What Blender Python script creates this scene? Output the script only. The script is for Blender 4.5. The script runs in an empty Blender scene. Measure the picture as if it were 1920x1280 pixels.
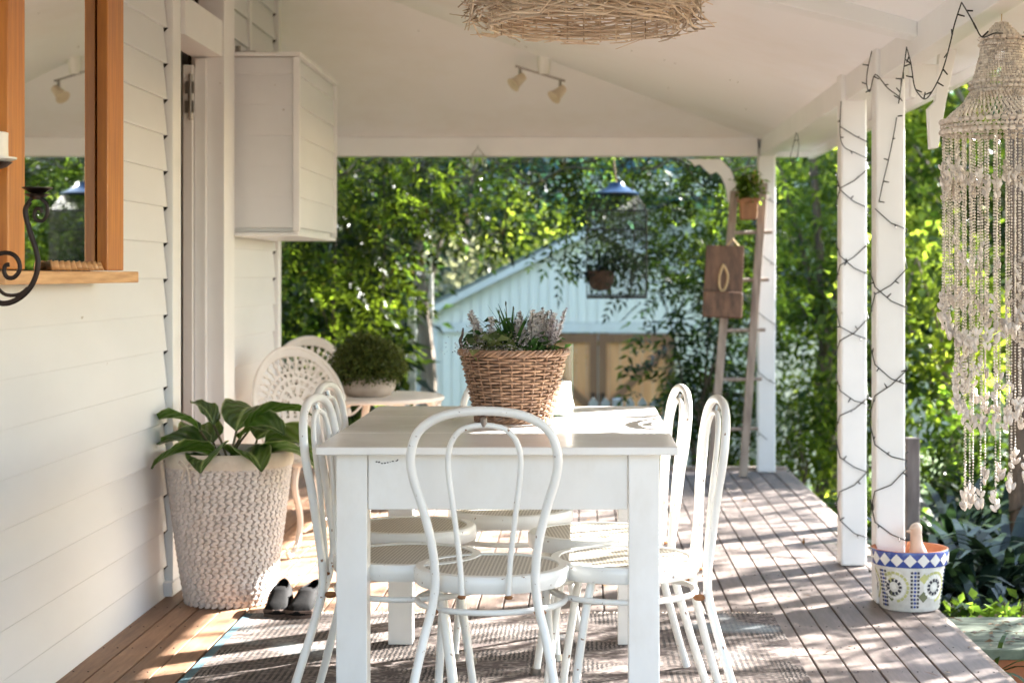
import bpy, math, random
import numpy as np
from mathutils import Vector, Matrix

# ------------------------------------------------------------------ camera, world, sun, exposure
S = bpy.context.scene
COL = S.collection
CAMH = 1.19
F = 3300.0
cam_d = bpy.data.cameras.new("camera"); cam = bpy.data.objects.new("camera", cam_d); COL.objects.link(cam)
cam.location = (0, 0, CAMH); cam.rotation_euler = (math.radians(90), 0, 0)
cam_d.sensor_width = 36; cam_d.lens = F / 1920 * 36
cam_d.shift_x = -125 / 1920; cam_d.shift_y = -125 / 1920
cam_d.clip_start = .05; cam_d.clip_end = 400
cam_d.dof.use_dof = True; cam_d.dof.focus_distance = 4.9; cam_d.dof.aperture_fstop = 4.0
S.camera = cam

SUN_EL = math.radians(29.0)
SUN_AZ = (0.80, 0.60)                      # horizontal direction towards the sun
W = bpy.data.worlds.new("World"); S.world = W; W.use_nodes = True
nt = W.node_tree; nt.nodes.clear()
sky = nt.nodes.new("ShaderNodeTexSky"); sky.sky_type = 'NISHITA'; sky.sun_disc = False
sky.sun_elevation = SUN_EL; sky.sun_rotation = math.atan2(SUN_AZ[0], SUN_AZ[1])
bg = nt.nodes.new("ShaderNodeBackground"); bg.inputs[1].default_value = .06
wo = nt.nodes.new("ShaderNodeOutputWorld")
nt.links.new(sky.outputs[0], bg.inputs[0]); nt.links.new(bg.outputs[0], wo.inputs[0])
sl = bpy.data.lights.new("sun", 'SUN'); sl.energy = 5.0; sl.angle = math.radians(.5); sl.color = (1, .965, .92)
so = bpy.data.objects.new("sun", sl); COL.objects.link(so)
sd = Vector((SUN_AZ[0] * math.cos(SUN_EL), SUN_AZ[1] * math.cos(SUN_EL), math.sin(SUN_EL)))
so.rotation_euler = sd.to_track_quat('Z', 'Y').to_euler(); so.location = sd * 30
S.view_settings.view_transform = 'Standard'; S.view_settings.look = 'None'
S.view_settings.exposure = 3.8; S.view_settings.gamma = 1; S.view_settings.use_curve_mapping = False
S.render.engine = 'CYCLES'
S.cycles.max_bounces = 8; S.cycles.diffuse_bounces = 5; S.cycles.glossy_bounces = 3; S.cycles.transmission_bounces = 6
S.cycles.transparent_max_bounces = 8
S.cycles.sample_clamp_indirect = 6; S.cycles.use_denoising = True
S.cycles.caustics_reflective = False; S.cycles.caustics_refractive = False

rnd = random.Random(7)
PI = math.pi
def P(px, py, Y):
    """place in the world seen at picture point px, py at distance Y"""
    return ((px - 1085) * Y / F, Y, CAMH - (py - 515) * Y / F)

# ------------------------------------------------------------------ materials
def nmat(name):
    m = bpy.data.materials.new(name); m.use_nodes = True
    t = m.node_tree
    return m, t, t.nodes["Principled BSDF"]
def N(t, typ, **kw):
    n = t.nodes.new(typ)
    for k, v in kw.items():
        if k in n.inputs.keys(): n.inputs[k].default_value = v
        else: setattr(n, k, v)
    return n
def c4(c): return (c[0], c[1], c[2], 1)
def ramp(t, fac, stops):
    r = t.nodes.new("ShaderNodeValToRGB")
    e = r.color_ramp.elements
    while len(e) > 1: e.remove(e[-1])
    e[0].position = stops[0][0]; e[0].color = c4(stops[0][1])
    for p, c in stops[1:]:
        x = e.new(p); x.color = c4(c)
    t.links.new(fac, r.inputs[0]); return r.outputs[0]
def mixc(t, fac, a, b, mode='MIX'):
    n = t.nodes.new("ShaderNodeMix"); n.data_type = 'RGBA'; n.blend_type = mode
    for s, v in ((n.inputs[0], fac), (n.inputs[6], a), (n.inputs[7], b)):
        if isinstance(v, (int, float)): s.default_value = v
        elif isinstance(v, tuple): s.default_value = c4(v)
        else: t.links.new(v, s)
    return n.outputs[2]
def coords(t, scale=(1, 1, 1), kind="Object"):
    tc = t.nodes.new("ShaderNodeTexCoord"); mp = t.nodes.new("ShaderNodeMapping")
    mp.inputs[3].default_value = scale; t.links.new(tc.outputs[kind], mp.inputs[0]); return mp.outputs[0]
def noise(t, vec, scale, detail=4, rough=.55, dist=0):
    n = t.nodes.new("ShaderNodeTexNoise"); n.inputs["Scale"].default_value = scale
    n.inputs["Detail"].default_value = detail; n.inputs["Roughness"].default_value = rough; n.inputs["Distortion"].default_value = dist
    t.links.new(vec, n.inputs["Vector"]); return n.outputs[0]
def bump(t, b, h, strength, dist=.01):
    n = t.nodes.new("ShaderNodeBump"); n.inputs["Strength"].default_value = strength; n.inputs["Distance"].default_value = dist
    t.links.new(h, n.inputs["Height"]); t.links.new(n.outputs[0], b.inputs["Normal"])
def mat(name, c1, c2=None, scale=6, stretch=(1, 1, 1), rough=.5, bmp=0, bscale=None, bdist=.004, metal=0, chips=None, chipscale=30, chipcut=.70, grime=None, world=False, spec=None, island=0):
    m, t, b = nmat(name)
    v = coords(t, stretch)
    if world:
        g = t.nodes.new("ShaderNodeNewGeometry"); mp = t.nodes.new("ShaderNodeMapping"); mp.inputs[3].default_value = stretch
        t.links.new(g.outputs["Position"], mp.inputs[0]); v = mp.outputs[0]
    if c2 is None: c2 = tuple(x * .86 for x in c1)
    col = ramp(t, noise(t, v, scale), [(.3, c2), (.7, c1)])
    if grime:
        col = mixc(t, ramp(t, noise(t, v, scale * .4, 6, .7), [(.5, (0, 0, 0)), (.78, (1, 1, 1))]), col, grime)
    if chips:
        f = ramp(t, noise(t, v, chipscale, 3, .5), [(chipcut, (0, 0, 0)), (chipcut + .02, (1, 1, 1))])
        col = mixc(t, f, col, chips)
    if island:
        gi = t.nodes.new("ShaderNodeNewGeometry")
        col = mixc(t, 1.0, col, ramp(t, gi.outputs["Random Per Island"], [(0, (1 - island,) * 3), (.5, (1, .98, .95)), (1, (1.0, 1.0, 1.0))]), 'MULTIPLY')
    t.links.new(col, b.inputs["Base Color"])
    b.inputs["Roughness"].default_value = rough; b.inputs["Metallic"].default_value = metal
    if spec is not None: b.inputs["Specular IOR Level"].default_value = spec
    if bmp: bump(t, b, noise(t, v, bscale or scale * 4), bmp, bdist)
    return m
def leafmat(name, dark, light, trans, w=.5, rough=.28, dead=None):
    m, t, b = nmat(name)
    g = t.nodes.new("ShaderNodeNewGeometry")
    nz = noise(t, g.outputs["Position"], 1.9, 3, .6)  # clump-sized noise puts sunlit and shaded patches into the translucent colour
    m1 = t.nodes.new("ShaderNodeMapRange"); m1.inputs[1].default_value = .36; m1.inputs[2].default_value = .64; t.links.new(nz, m1.inputs[0])
    m2 = t.nodes.new("ShaderNodeMix"); m2.data_type = 'FLOAT'; m2.inputs[0].default_value = .7
    t.links.new(g.outputs["Random Per Island"], m2.inputs[2]); t.links.new(m1.outputs[0], m2.inputs[3]); fac_ = m2.outputs[0]
    stops = [(0, dark), (.9, light)]
    if dead: stops = [(0, dark), (.95, light), (.96, dead)]
    col = ramp(t, g.outputs["Random Per Island"], stops)
    t.links.new(col, b.inputs["Base Color"]); b.inputs["Roughness"].default_value = rough; b.inputs["Specular IOR Level"].default_value = .22
    tr = t.nodes.new("ShaderNodeBsdfTranslucent")
    tc = ramp(t, fac_, [(0, tuple(x * .06 for x in trans)), (.5, tuple(x * .45 for x in trans)), (.85, tuple(min(.9, x * 1.9) for x in trans))])
    t.links.new(tc, tr.inputs[0])
    mx = t.nodes.new("ShaderNodeMixShader"); mx.inputs[0].default_value = w
    t.links.new(b.outputs[0], mx.inputs[1]); t.links.new(tr.outputs[0], mx.inputs[2])
    t.links.new(mx.outputs[0], t.nodes["Material Output"].inputs[0])
    return m
def glass(name, col=(1, 1, 1), rough=0.0):
    m, t, b = nmat(name)
    b.inputs["Transmission Weight"].default_value = 1; b.inputs["Roughness"].default_value = rough
    b.inputs["Base Color"].default_value = c4(col); b.inputs["IOR"].default_value = 1.45
    return m

M = {}
M['board'] = mat('board_paint', (.73, .735, .75), (.665, .67, .68), 3, (1, .35, 1), .45, .12, 30, .002, chips=(.45, .42, .38), chipscale=26, chipcut=.765, world=True)
M['trim'] = mat('trim_paint', (.80, .80, .80), (.75, .75, .75), 4, rough=.38, bmp=.08, bscale=18, chips=(.5, .46, .42), chipscale=34, chipcut=.77, world=True)
M['ceiling'] = mat('ceiling_paint', (.85, .85, .865), (.82, .82, .83), 1.1, rough=.7, bmp=.16, bscale=5, grime=(.74, .71, .66), chips=(.4, .36, .3), chipscale=40, chipcut=.80, world=True)
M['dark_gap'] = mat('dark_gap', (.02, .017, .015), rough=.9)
M['brown_wall'] = mat('brown_wall', (.50, .30, .19), (.42, .24, .15), 4, rough=.7)
M['orange_wood'] = mat('orange_wood', (.62, .23, .035), (.42, .13, .018), 9, (6, 6, .5), .38, .15, 30, .001)
M['pine'] = mat('pine', (.72, .42, .19), (.47, .22, .08), 7, (5, .6, 9), .45, .15, 30, .001)
M['iron'] = mat('black_iron', (.02, .016, .014), (.035, .02, .015), 40, rough=.35, metal=.6, bmp=.2, bscale=60)
M['candle'] = mat('candle_wax', (.86, .83, .78), (.82, .79, .72), 5, rough=.45)
M['table'] = mat('table_paint', (.84, .82, .79), (.77, .745, .71), 7, (1, 1, .6), rough=.26, bmp=.14, bscale=34, bdist=.002, grime=(.70, .66, .60), chips=(.10, .075, .055), chipscale=38, chipcut=.775)
M['chair'] = mat('chair_enamel', (.80, .79, .755), (.72, .71, .67), 9, rough=.3, bmp=.12, bscale=45, bdist=.002, chips=(.22, .11, .05), chipscale=62, chipcut=.70)
M['rust'] = mat('rust', (.34, .15, .05), (.16, .06, .025), 60, rough=.9, bmp=.4, bscale=120)
M['cast'] = mat('cast_aluminium', (.82, .77, .70), (.72, .66, .60), 12, rough=.5, bmp=.25, bscale=50, chips=(.30, .2, .14), chipscale=30, chipcut=.74)
M['wicker'] = mat('brown_wicker', (.42, .25, .15), (.19, .10, .06), 26, (1, 1, 2.5), .45, .3, 90, .002, island=0.35)
M['twig'] = mat('pale_twig', (.84, .72, .58), (.55, .42, .31), 14, rough=.7, bmp=.3, bscale=70, island=0.45)
M['braid'] = mat('white_braid', (.76, .69, .65), (.66, .58, .54), 16, rough=.8, bmp=.5, bscale=110, bdist=.003, world=True, island=0.18)
M['cloth'] = mat('cream_cloth', (.78, .68, .58), (.68, .57, .47), 20, rough=.9, bmp=.3, bscale=90)
M['soil'] = mat('soil', (.05, .03, .02), (.02, .012, .01), 30, rough=1, bmp=.8, bscale=50, bdist=.01)
M['stone_bowl'] = mat('stone_bowl', (.55, .46, .39), (.38, .30, .24), 14, rough=.85, bmp=.4, bscale=60)
M['shoe'] = mat('black_leather', (.004, .004, .004), (.008, .007, .007), 20, rough=.8, bmp=.2, bscale=80, spec=.15)
M['sole'] = mat('brown_sole', (.10, .06, .045), (.06, .04, .03), 20, rough=.8)
M['terracotta'] = mat('terracotta', (.46, .17, .07), (.34, .11, .045), 12, rough=.8, bmp=.2, bscale=50)
M['grout'] = mat('mosaic_white', (.72, .70, .66), (.52, .50, .46), 30, rough=.5, bmp=.5, bscale=60)
M['tile_white'] = mat('tile_white', (.80, .78, .74), rough=.15)
M['tile_blue'] = mat('tile_blue', (.03, .07, .30), (.02, .04, .2), 30, rough=.15)
M['tile_dark'] = mat('tile_dark', (.035, .04, .07), (.06, .05, .05), 40, rough=.2)
M['tile_yellow'] = mat('tile_yellow', (.52, .50, .20), (.42, .42, .2), 30, rough=.2)
M['tile_olive'] = mat('tile_olive', (.16, .17, .10), rough=.2)
M['duck'] = mat('duck_plaster', (.72, .56, .44), (.58, .44, .34), 14, rough=.85, bmp=.4, bscale=60)
M['ladder'] = mat('ladder_wood', (.40, .33, .27), (.20, .15, .12), 9, (4, 4, .5), .75, .3, 30)
M['plank_brown'] = mat('brown_plank', (.19, .095, .05), (.05, .022, .012), 12, (3, 3, .8), .5, .4, 24)
M['rope'] = mat('rope', (.62, .44, .24), rough=.9)
M['wire'] = mat('black_wire', (.012, .014, .013), rough=.5)
M['shell'] = mat('shell', (.80, .74, .68), (.60, .52, .46), 30, rough=.35, island=0.45)
M['bead'] = mat('cream_bead', (.76, .69, .61), (.50, .42, .35), 60, rough=.35, island=0.5)
M['shed'] = mat('shed_paint', (.88, .86, .77), (.83, .81, .73), 2, rough=.6, world=True)
M['shed_trim'] = mat('shed_trim', (.78, .78, .74), rough=.5)
M['roof_metal'] = mat('roof_metal', (.26, .31, .31), (.2, .25, .25), 3, rough=.5, metal=.3)
M['barn'] = mat('barn_wood', (.78, .40, .18), (.62, .29, .12), 3, (6, 6, .7), .7, .1, 20, world=True)
M['barn_frame'] = mat('barn_frame_wood', (.27, .14, .07), (.21, .10, .05), 3, (6, 6, .7), .7, .1, 20, world=True)
M['bark'] = mat('bark', (.16, .115, .08), (.07, .05, .035), 9, (3, 3, .8), .9, .8, 16, .02)
M['pale_bark'] = mat('pale_bark', (.33, .27, .21), (.16, .12, .09), 7, (3, 3, .8), .9, .6, 14, .02)
M['stem'] = mat('stem', (.10, .085, .04), (.05, .05, .02), 12, rough=.8)
M['white_fence'] = mat('fence_paint', (.75, .75, .72), rough=.6)
M['grey_post'] = mat('weathered_post', (.20, .17, .16), (.09, .075, .07), 8, (3, 3, .6), .9, .5, 20)
M['neighbour'] = mat('neighbour_wall', (.55, .56, .55), rough=.8)
M['teal_roof'] = mat('teal_roof', (.05, .16, .18), (.035, .12, .14), 2, rough=.5)
M['blue_metal'] = mat('blue_metal', (.012, .055, .14), (.008, .035, .09), 20, rough=.3)
M['coir'] = mat('coir', (.12, .07, .045), (.06, .035, .025), 50, rough=1, bmp=.8, bscale=80)
M['spot'] = mat('spot_fitting', (.66, .56, .43), (.52, .42, .3), 20, rough=.4)
M['steel'] = mat('steel', (.35, .33, .3), rough=.3, metal=.9)
M['step'] = mat('green_step', (.17, .20, .14), (.045, .06, .035), 9, (1, 4, 1), .9, .3, 24)
m, t, b = nmat('clear_glass')
tp = t.nodes.new("ShaderNodeBsdfTransparent"); tp.inputs[0].default_value = (.95, .98, .97, 1)
gs_ = t.nodes.new("ShaderNodeBsdfGlossy"); gs_.inputs["Roughness"].default_value = .03
fr_ = t.nodes.new("ShaderNodeLayerWeight"); fr_.inputs[0].default_value = .12; mx = t.nodes.new("ShaderNodeMixShader")
t.links.new(fr_.outputs['Facing'], mx.inputs[0]); t.links.new(tp.outputs[0], mx.inputs[1]); t.links.new(gs_.outputs[0], mx.inputs[2])
t.links.new(mx.outputs[0], t.nodes["Material Output"].inputs[0]); M['glass'] = m
M['frost'] = mat('frosted_white', (.8, .8, .76), rough=.3)
m, t, b = nmat('mirror_glass'); b.inputs["Metallic"].default_value = 1; b.inputs["Roughness"].default_value = .015
b.inputs["Base Color"].default_value = (.88, .90, .86, 1); M['mirror'] = m

M['leaf_dark'] = leafmat('leaf_dark', (.003, .008, .003), (.012, .026, .007), (.07, .14, .02), .4)
M['leaf_vine'] = leafmat('leaf_vine', (.003, .008, .003), (.012, .023, .005), (.22, .32, .02), .42, dead=(.13, .07, .015))
M['leaf_green'] = leafmat('leaf_green', (.004, .011, .004), (.014, .028, .007), (.20, .31, .025), .42)
M['leaf_lime'] = leafmat('leaf_lime', (.012, .028, .006), (.055, .10, .018), (.40, .58, .05), .56)
M['leaf_far'] = leafmat('leaf_far', (.002, .012, .012), (.009, .030, .026), (.05, .13, .06), .4)
M['leaf_cream'] = leafmat('leaf_cream', (.16, .17, .10), (.30, .30, .18), (.42, .42, .2), .4)
M['leaf_box'] = leafmat('leaf_box', (.05, .07, .015), (.13, .17, .04), (.20, .22, .05), .3)
M['leaf_strap'] = leafmat('leaf_strap', (.004, .012, .008), (.018, .035, .022), (.03, .06, .02), .2, .3)
M['leaf_herb'] = leafmat('leaf_herb', (.02, .05, .01), (.055, .10, .02), (.26, .42, .04), .5)
M['grass'] = leafmat('grass', (.03, .07, .015), (.08, .15, .03), (.22, .38, .06), .4, .6)
M['floret'] = leafmat('floret', (.42, .37, .34), (.75, .70, .66), (.5, .45, .4), .25, .7)
M['lilac'] = leafmat('lilac', (.40, .34, .34), (.66, .60, .59), (.4, .35, .35), .25, .7)
M['tuft'] = leafmat('tuft', (.02, .055, .015), (.05, .12, .03), (.12, .26, .04), .3)
M['leaf_dry'] = leafmat('leaf_dry', (.10, .05, .02), (.30, .18, .08), (.2, .1, .03), .2)
M['ivy'] = leafmat('ivy', (.06, .09, .03), (.20, .24, .09), (.3, .36, .08), .3)

# deck timber: browner near the house wall, silvered where the weather reaches
m, t, b = nmat('deck_timber')
g = t.nodes.new("ShaderNodeNewGeometry"); sx = t.nodes.new("ShaderNodeSeparateXYZ"); t.links.new(g.outputs["Position"], sx.inputs[0])
oi = t.nodes.new("ShaderNodeObjectInfo")
mp = t.nodes.new("ShaderNodeMapping"); mp.inputs[3].default_value = (9, .9, 9); t.links.new(g.outputs["Position"], mp.inputs[0])
grain = noise(t, mp.outputs[0], 6, 6, .65)
warm = ramp(t, grain, [(.3, (.24, .125, .07)), (.7, (.42, .24, .135))])
grey = ramp(t, grain, [(.3, (.13, .10, .085)), (.7, (.24, .19, .165))])
mr = t.nodes.new("ShaderNodeMapRange"); mr.inputs[1].default_value = -1.3; mr.inputs[2].default_value = -.2
ad = t.nodes.new("ShaderNodeMath"); ad.operation = 'ADD'; t.links.new(sx.outputs[0], ad.inputs[0]); t.links.new(noise(t, g.outputs["Position"], 2.2), ad.inputs[1])
ad2 = t.nodes.new("ShaderNodeMath"); ad2.operation = 'SUBTRACT'; ad2.inputs[1].default_value = .5; t.links.new(ad.outputs[0], ad2.inputs[0])
t.links.new(ad2.outputs[0], mr.inputs[0])
col = mixc(t, mr.outputs[0], warm, grey)
vr = ramp(t, oi.outputs["Random"], [(0, (.68, .68, .68)), (1, (1.0, 1.0, 1.0))])
col = mixc(t, 1.0, col, vr, 'MULTIPLY')
t.links.new(col, b.inputs["Base Color"]); b.inputs["Roughness"].default_value = .55
bump(t, b, grain, .3, .003); M['deck'] = m

# rug: woven bands with a blue selvedge
m, t, b = nmat('rug_weave')
tc = t.nodes.new("ShaderNodeTexCoord"); sp = t.nodes.new("ShaderNodeSeparateXYZ"); t.links.new(tc.outputs["Object"], sp.inputs[0])
def wave(vec, scale, dist, det, direction='X', dscale=1.):
    w = t.nodes.new("ShaderNodeTexWave"); w.bands_direction = direction; w.inputs["Scale"].default_value = scale
    w.inputs["Distortion"].default_value = dist; w.inputs["Detail"].default_value = det; w.inputs["Detail Scale"].default_value = dscale
    t.links.new(vec, w.inputs["Vector"]); return w.outputs["Fac"]
v1 = coords(t, (1, 1, 1))
fine = ramp(t, wave(v1, 22, 5, 4, 'X', 4), [(.42, (.035, .026, .024)), (.62, (.27, .22, .19))])
ribs = ramp(t, wave(v1, 17, 1.2, 3, 'X', 2), [(.38, (.025, .018, .016)), (.58, (.20, .155, .13))])
vo = t.nodes.new("ShaderNodeTexVoronoi"); vo.inputs["Scale"].default_value = 26; t.links.new(coords(t, (1, 1.7, 1)), vo.inputs["Vector"])
motif = ramp(t, vo.outputs["Distance"], [(.2, (.03, .022, .022)), (.34, (.36, .30, .26)), (.6, (.13, .095, .085))])
colA = mixc(t, ramp(t, noise(t, v1, 3.5, 2), [(.47, (0, 0, 0)), (.52, (1, 1, 1))]), fine, motif)
ng = t.nodes.new("ShaderNodeMath"); ng.operation = 'MULTIPLY'; ng.inputs[1].default_value = -1; t.links.new(sp.outputs[0], ng.inputs[0])
ab = t.nodes.new("ShaderNodeMath"); ab.operation = 'ABSOLUTE'; t.links.new(sp.outputs[0], ab.inputs[0])
bandf = ramp(t, ab.outputs[0], [(0, (0, 0, 0)), (.50, (0, 0, 0)), (.505, (1, 1, 1)), (.84, (1, 1, 1)), (.845, (0, 0, 0))])
mulx = t.nodes.new("ShaderNodeMath"); mulx.operation = 'MULTIPLY'; mulx.inputs[1].default_value = 1.0; t.links.new(ab.outputs[0], mulx.inputs[0])
colB = mixc(t, bandf, colA, mixc(t, ramp(t, noise(t, v1, 6, 4, .7), [(.4, (.1, .1, .1)), (.6, (.9, .9, .9))]), ribs, motif))
colB = mixc(t, .6, colB, ramp(t, noise(t, coords(t, (1, 5, 1)), 7, 5, .7), [(.35, (.25, .25, .25)), (.65, (1, 1, 1))]), 'MULTIPLY')
blue = ramp(t, noise(t, v1, 5, 3), [(.35, (.04, .08, .10)), (.65, (.12, .22, .26))])
patch = ramp(t, noise(t, v1, 1.9, 3), [(.58, (0, 0, 0)), (.66, (1, 1, 1))])
colB = mixc(t, patch, colB, mixc(t, .55, colB, (.30, .36, .38)))
gt = t.nodes.new("ShaderNodeMath"); gt.operation = 'GREATER_THAN'; gt.inputs[1].default_value = .893; t.links.new(ng.outputs[0], gt.inputs[0])
colC = mixc(t, gt.outputs[0], colB, blue)
yf = ramp(t, wave(v1, 60, 0, 0, 'Y'), [(.2, (.7, .7, .7)), (.6, (1, 1, 1))])
colC = mixc(t, 1., colC, yf, 'MULTIPLY')
t.links.new(colC, b.inputs["Base Color"]); b.inputs["Roughness"].default_value = .95
bump(t, b, wave(v1, 60, .4, 1, 'Y'), .5, .003); M['rug'] = m

# cane seat weave
m, t, b = nmat('cane_weave')
v = coords(t)
w1 = t.nodes.new("ShaderNodeTexWave"); w1.bands_direction = 'X'; w1.inputs["Scale"].default_value = 32; t.links.new(v, w1.inputs[0])
w2 = t.nodes.new("ShaderNodeTexWave"); w2.bands_direction = 'Y'; w2.inputs["Scale"].default_value = 32; t.links.new(v, w2.inputs[0])
mm = t.nodes.new("ShaderNodeMath"); mm.operation = 'MULTIPLY'; t.links.new(w1.outputs["Fac"], mm.inputs[0]); t.links.new(w2.outputs["Fac"], mm.inputs[1])
t.links.new(ramp(t, mm.outputs[0], [(.08, (.62, .58, .50)), (.5, (.26, .22, .17))]), b.inputs["Base Color"])
b.inputs["Roughness"].default_value = .5; bump(t, b, mm.outputs[0], -.6, .003); M['cane'] = m

# lawn / garden ground
m, t, b = nmat('ground_soil_grass')
g = t.nodes.new("ShaderNodeNewGeometry")
c_g = ramp(t, noise(t, g.outputs["Position"], 5, 6, .7), [(.3, (.035, .075, .018)), (.7, (.085, .14, .035))])
c_s = ramp(t, noise(t, g.outputs["Position"], 9, 6, .7), [(.3, (.03, .02, .012)), (.7, (.13, .085, .05))])
sx = t.nodes.new("ShaderNodeSeparateXYZ"); t.links.new(g.outputs["Position"], sx.inputs[0])
mr = t.nodes.new("ShaderNodeMapRange"); mr.inputs[1].default_value = 9.0; mr.inputs[2].default_value = 10.2; t.links.new(sx.outputs[1], mr.inputs[0])
t.links.new(mixc(t, mr.outputs[0], c_s, c_g), b.inputs["Base Color"]); b.inputs["Roughness"].default_value = .95
bump(t, b, noise(t, g.outputs["Position"], 40, 5), .8, .03); M['ground'] = m

# variegated big leaf
m, t, b = nmat('variegated_leaf')
uv = t.nodes.new("ShaderNodeUVMap"); su = t.nodes.new("ShaderNodeSeparateXYZ"); t.links.new(uv.outputs[0], su.inputs[0])
wv = t.nodes.new("ShaderNodeTexWave"); wv.inputs["Scale"].default_value = 3.2; wv.inputs["Distortion"].default_value = 1.6; wv.bands_direction = 'DIAGONAL'
t.links.new(uv.outputs[0], wv.inputs[0])
base = ramp(t, wv.outputs["Fac"], [(.3, (.014, .04, .013)), (.92, (.06, .11, .035))])
mid = ramp(t, su.outputs[0], [(.44, (0, 0, 0)), (.475, (1, 1, 1)), (.525, (1, 1, 1)), (.56, (0, 0, 0))])
edge = ramp(t, su.outputs[0], [(.0, (1, 1, 1)), (.04, (0, 0, 0)), (.95, (0, 0, 0)), (.99, (1, 1, 1))])
base = mixc(t, mid, base, (.30, .38, .16)); base = mixc(t, edge, base, (.50, .50, .30))
t.links.new(base, b.inputs["Base Color"]); b.inputs["Roughness"].default_value = .3; bump(t, b, wv.outputs['Fac'], .5, .01)
tr = t.nodes.new("ShaderNodeBsdfTranslucent"); tr.inputs[0].default_value = (.16, .32, .04, 1)
mx = t.nodes.new("ShaderNodeMixShader"); mx.inputs[0].default_value = .3
t.links.new(b.outputs[0], mx.inputs[1]); t.links.new(tr.outputs[0], mx.inputs[2]); t.links.new(mx.outputs[0], t.nodes["Material Output"].inputs[0])
M['varieg'] = m

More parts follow.
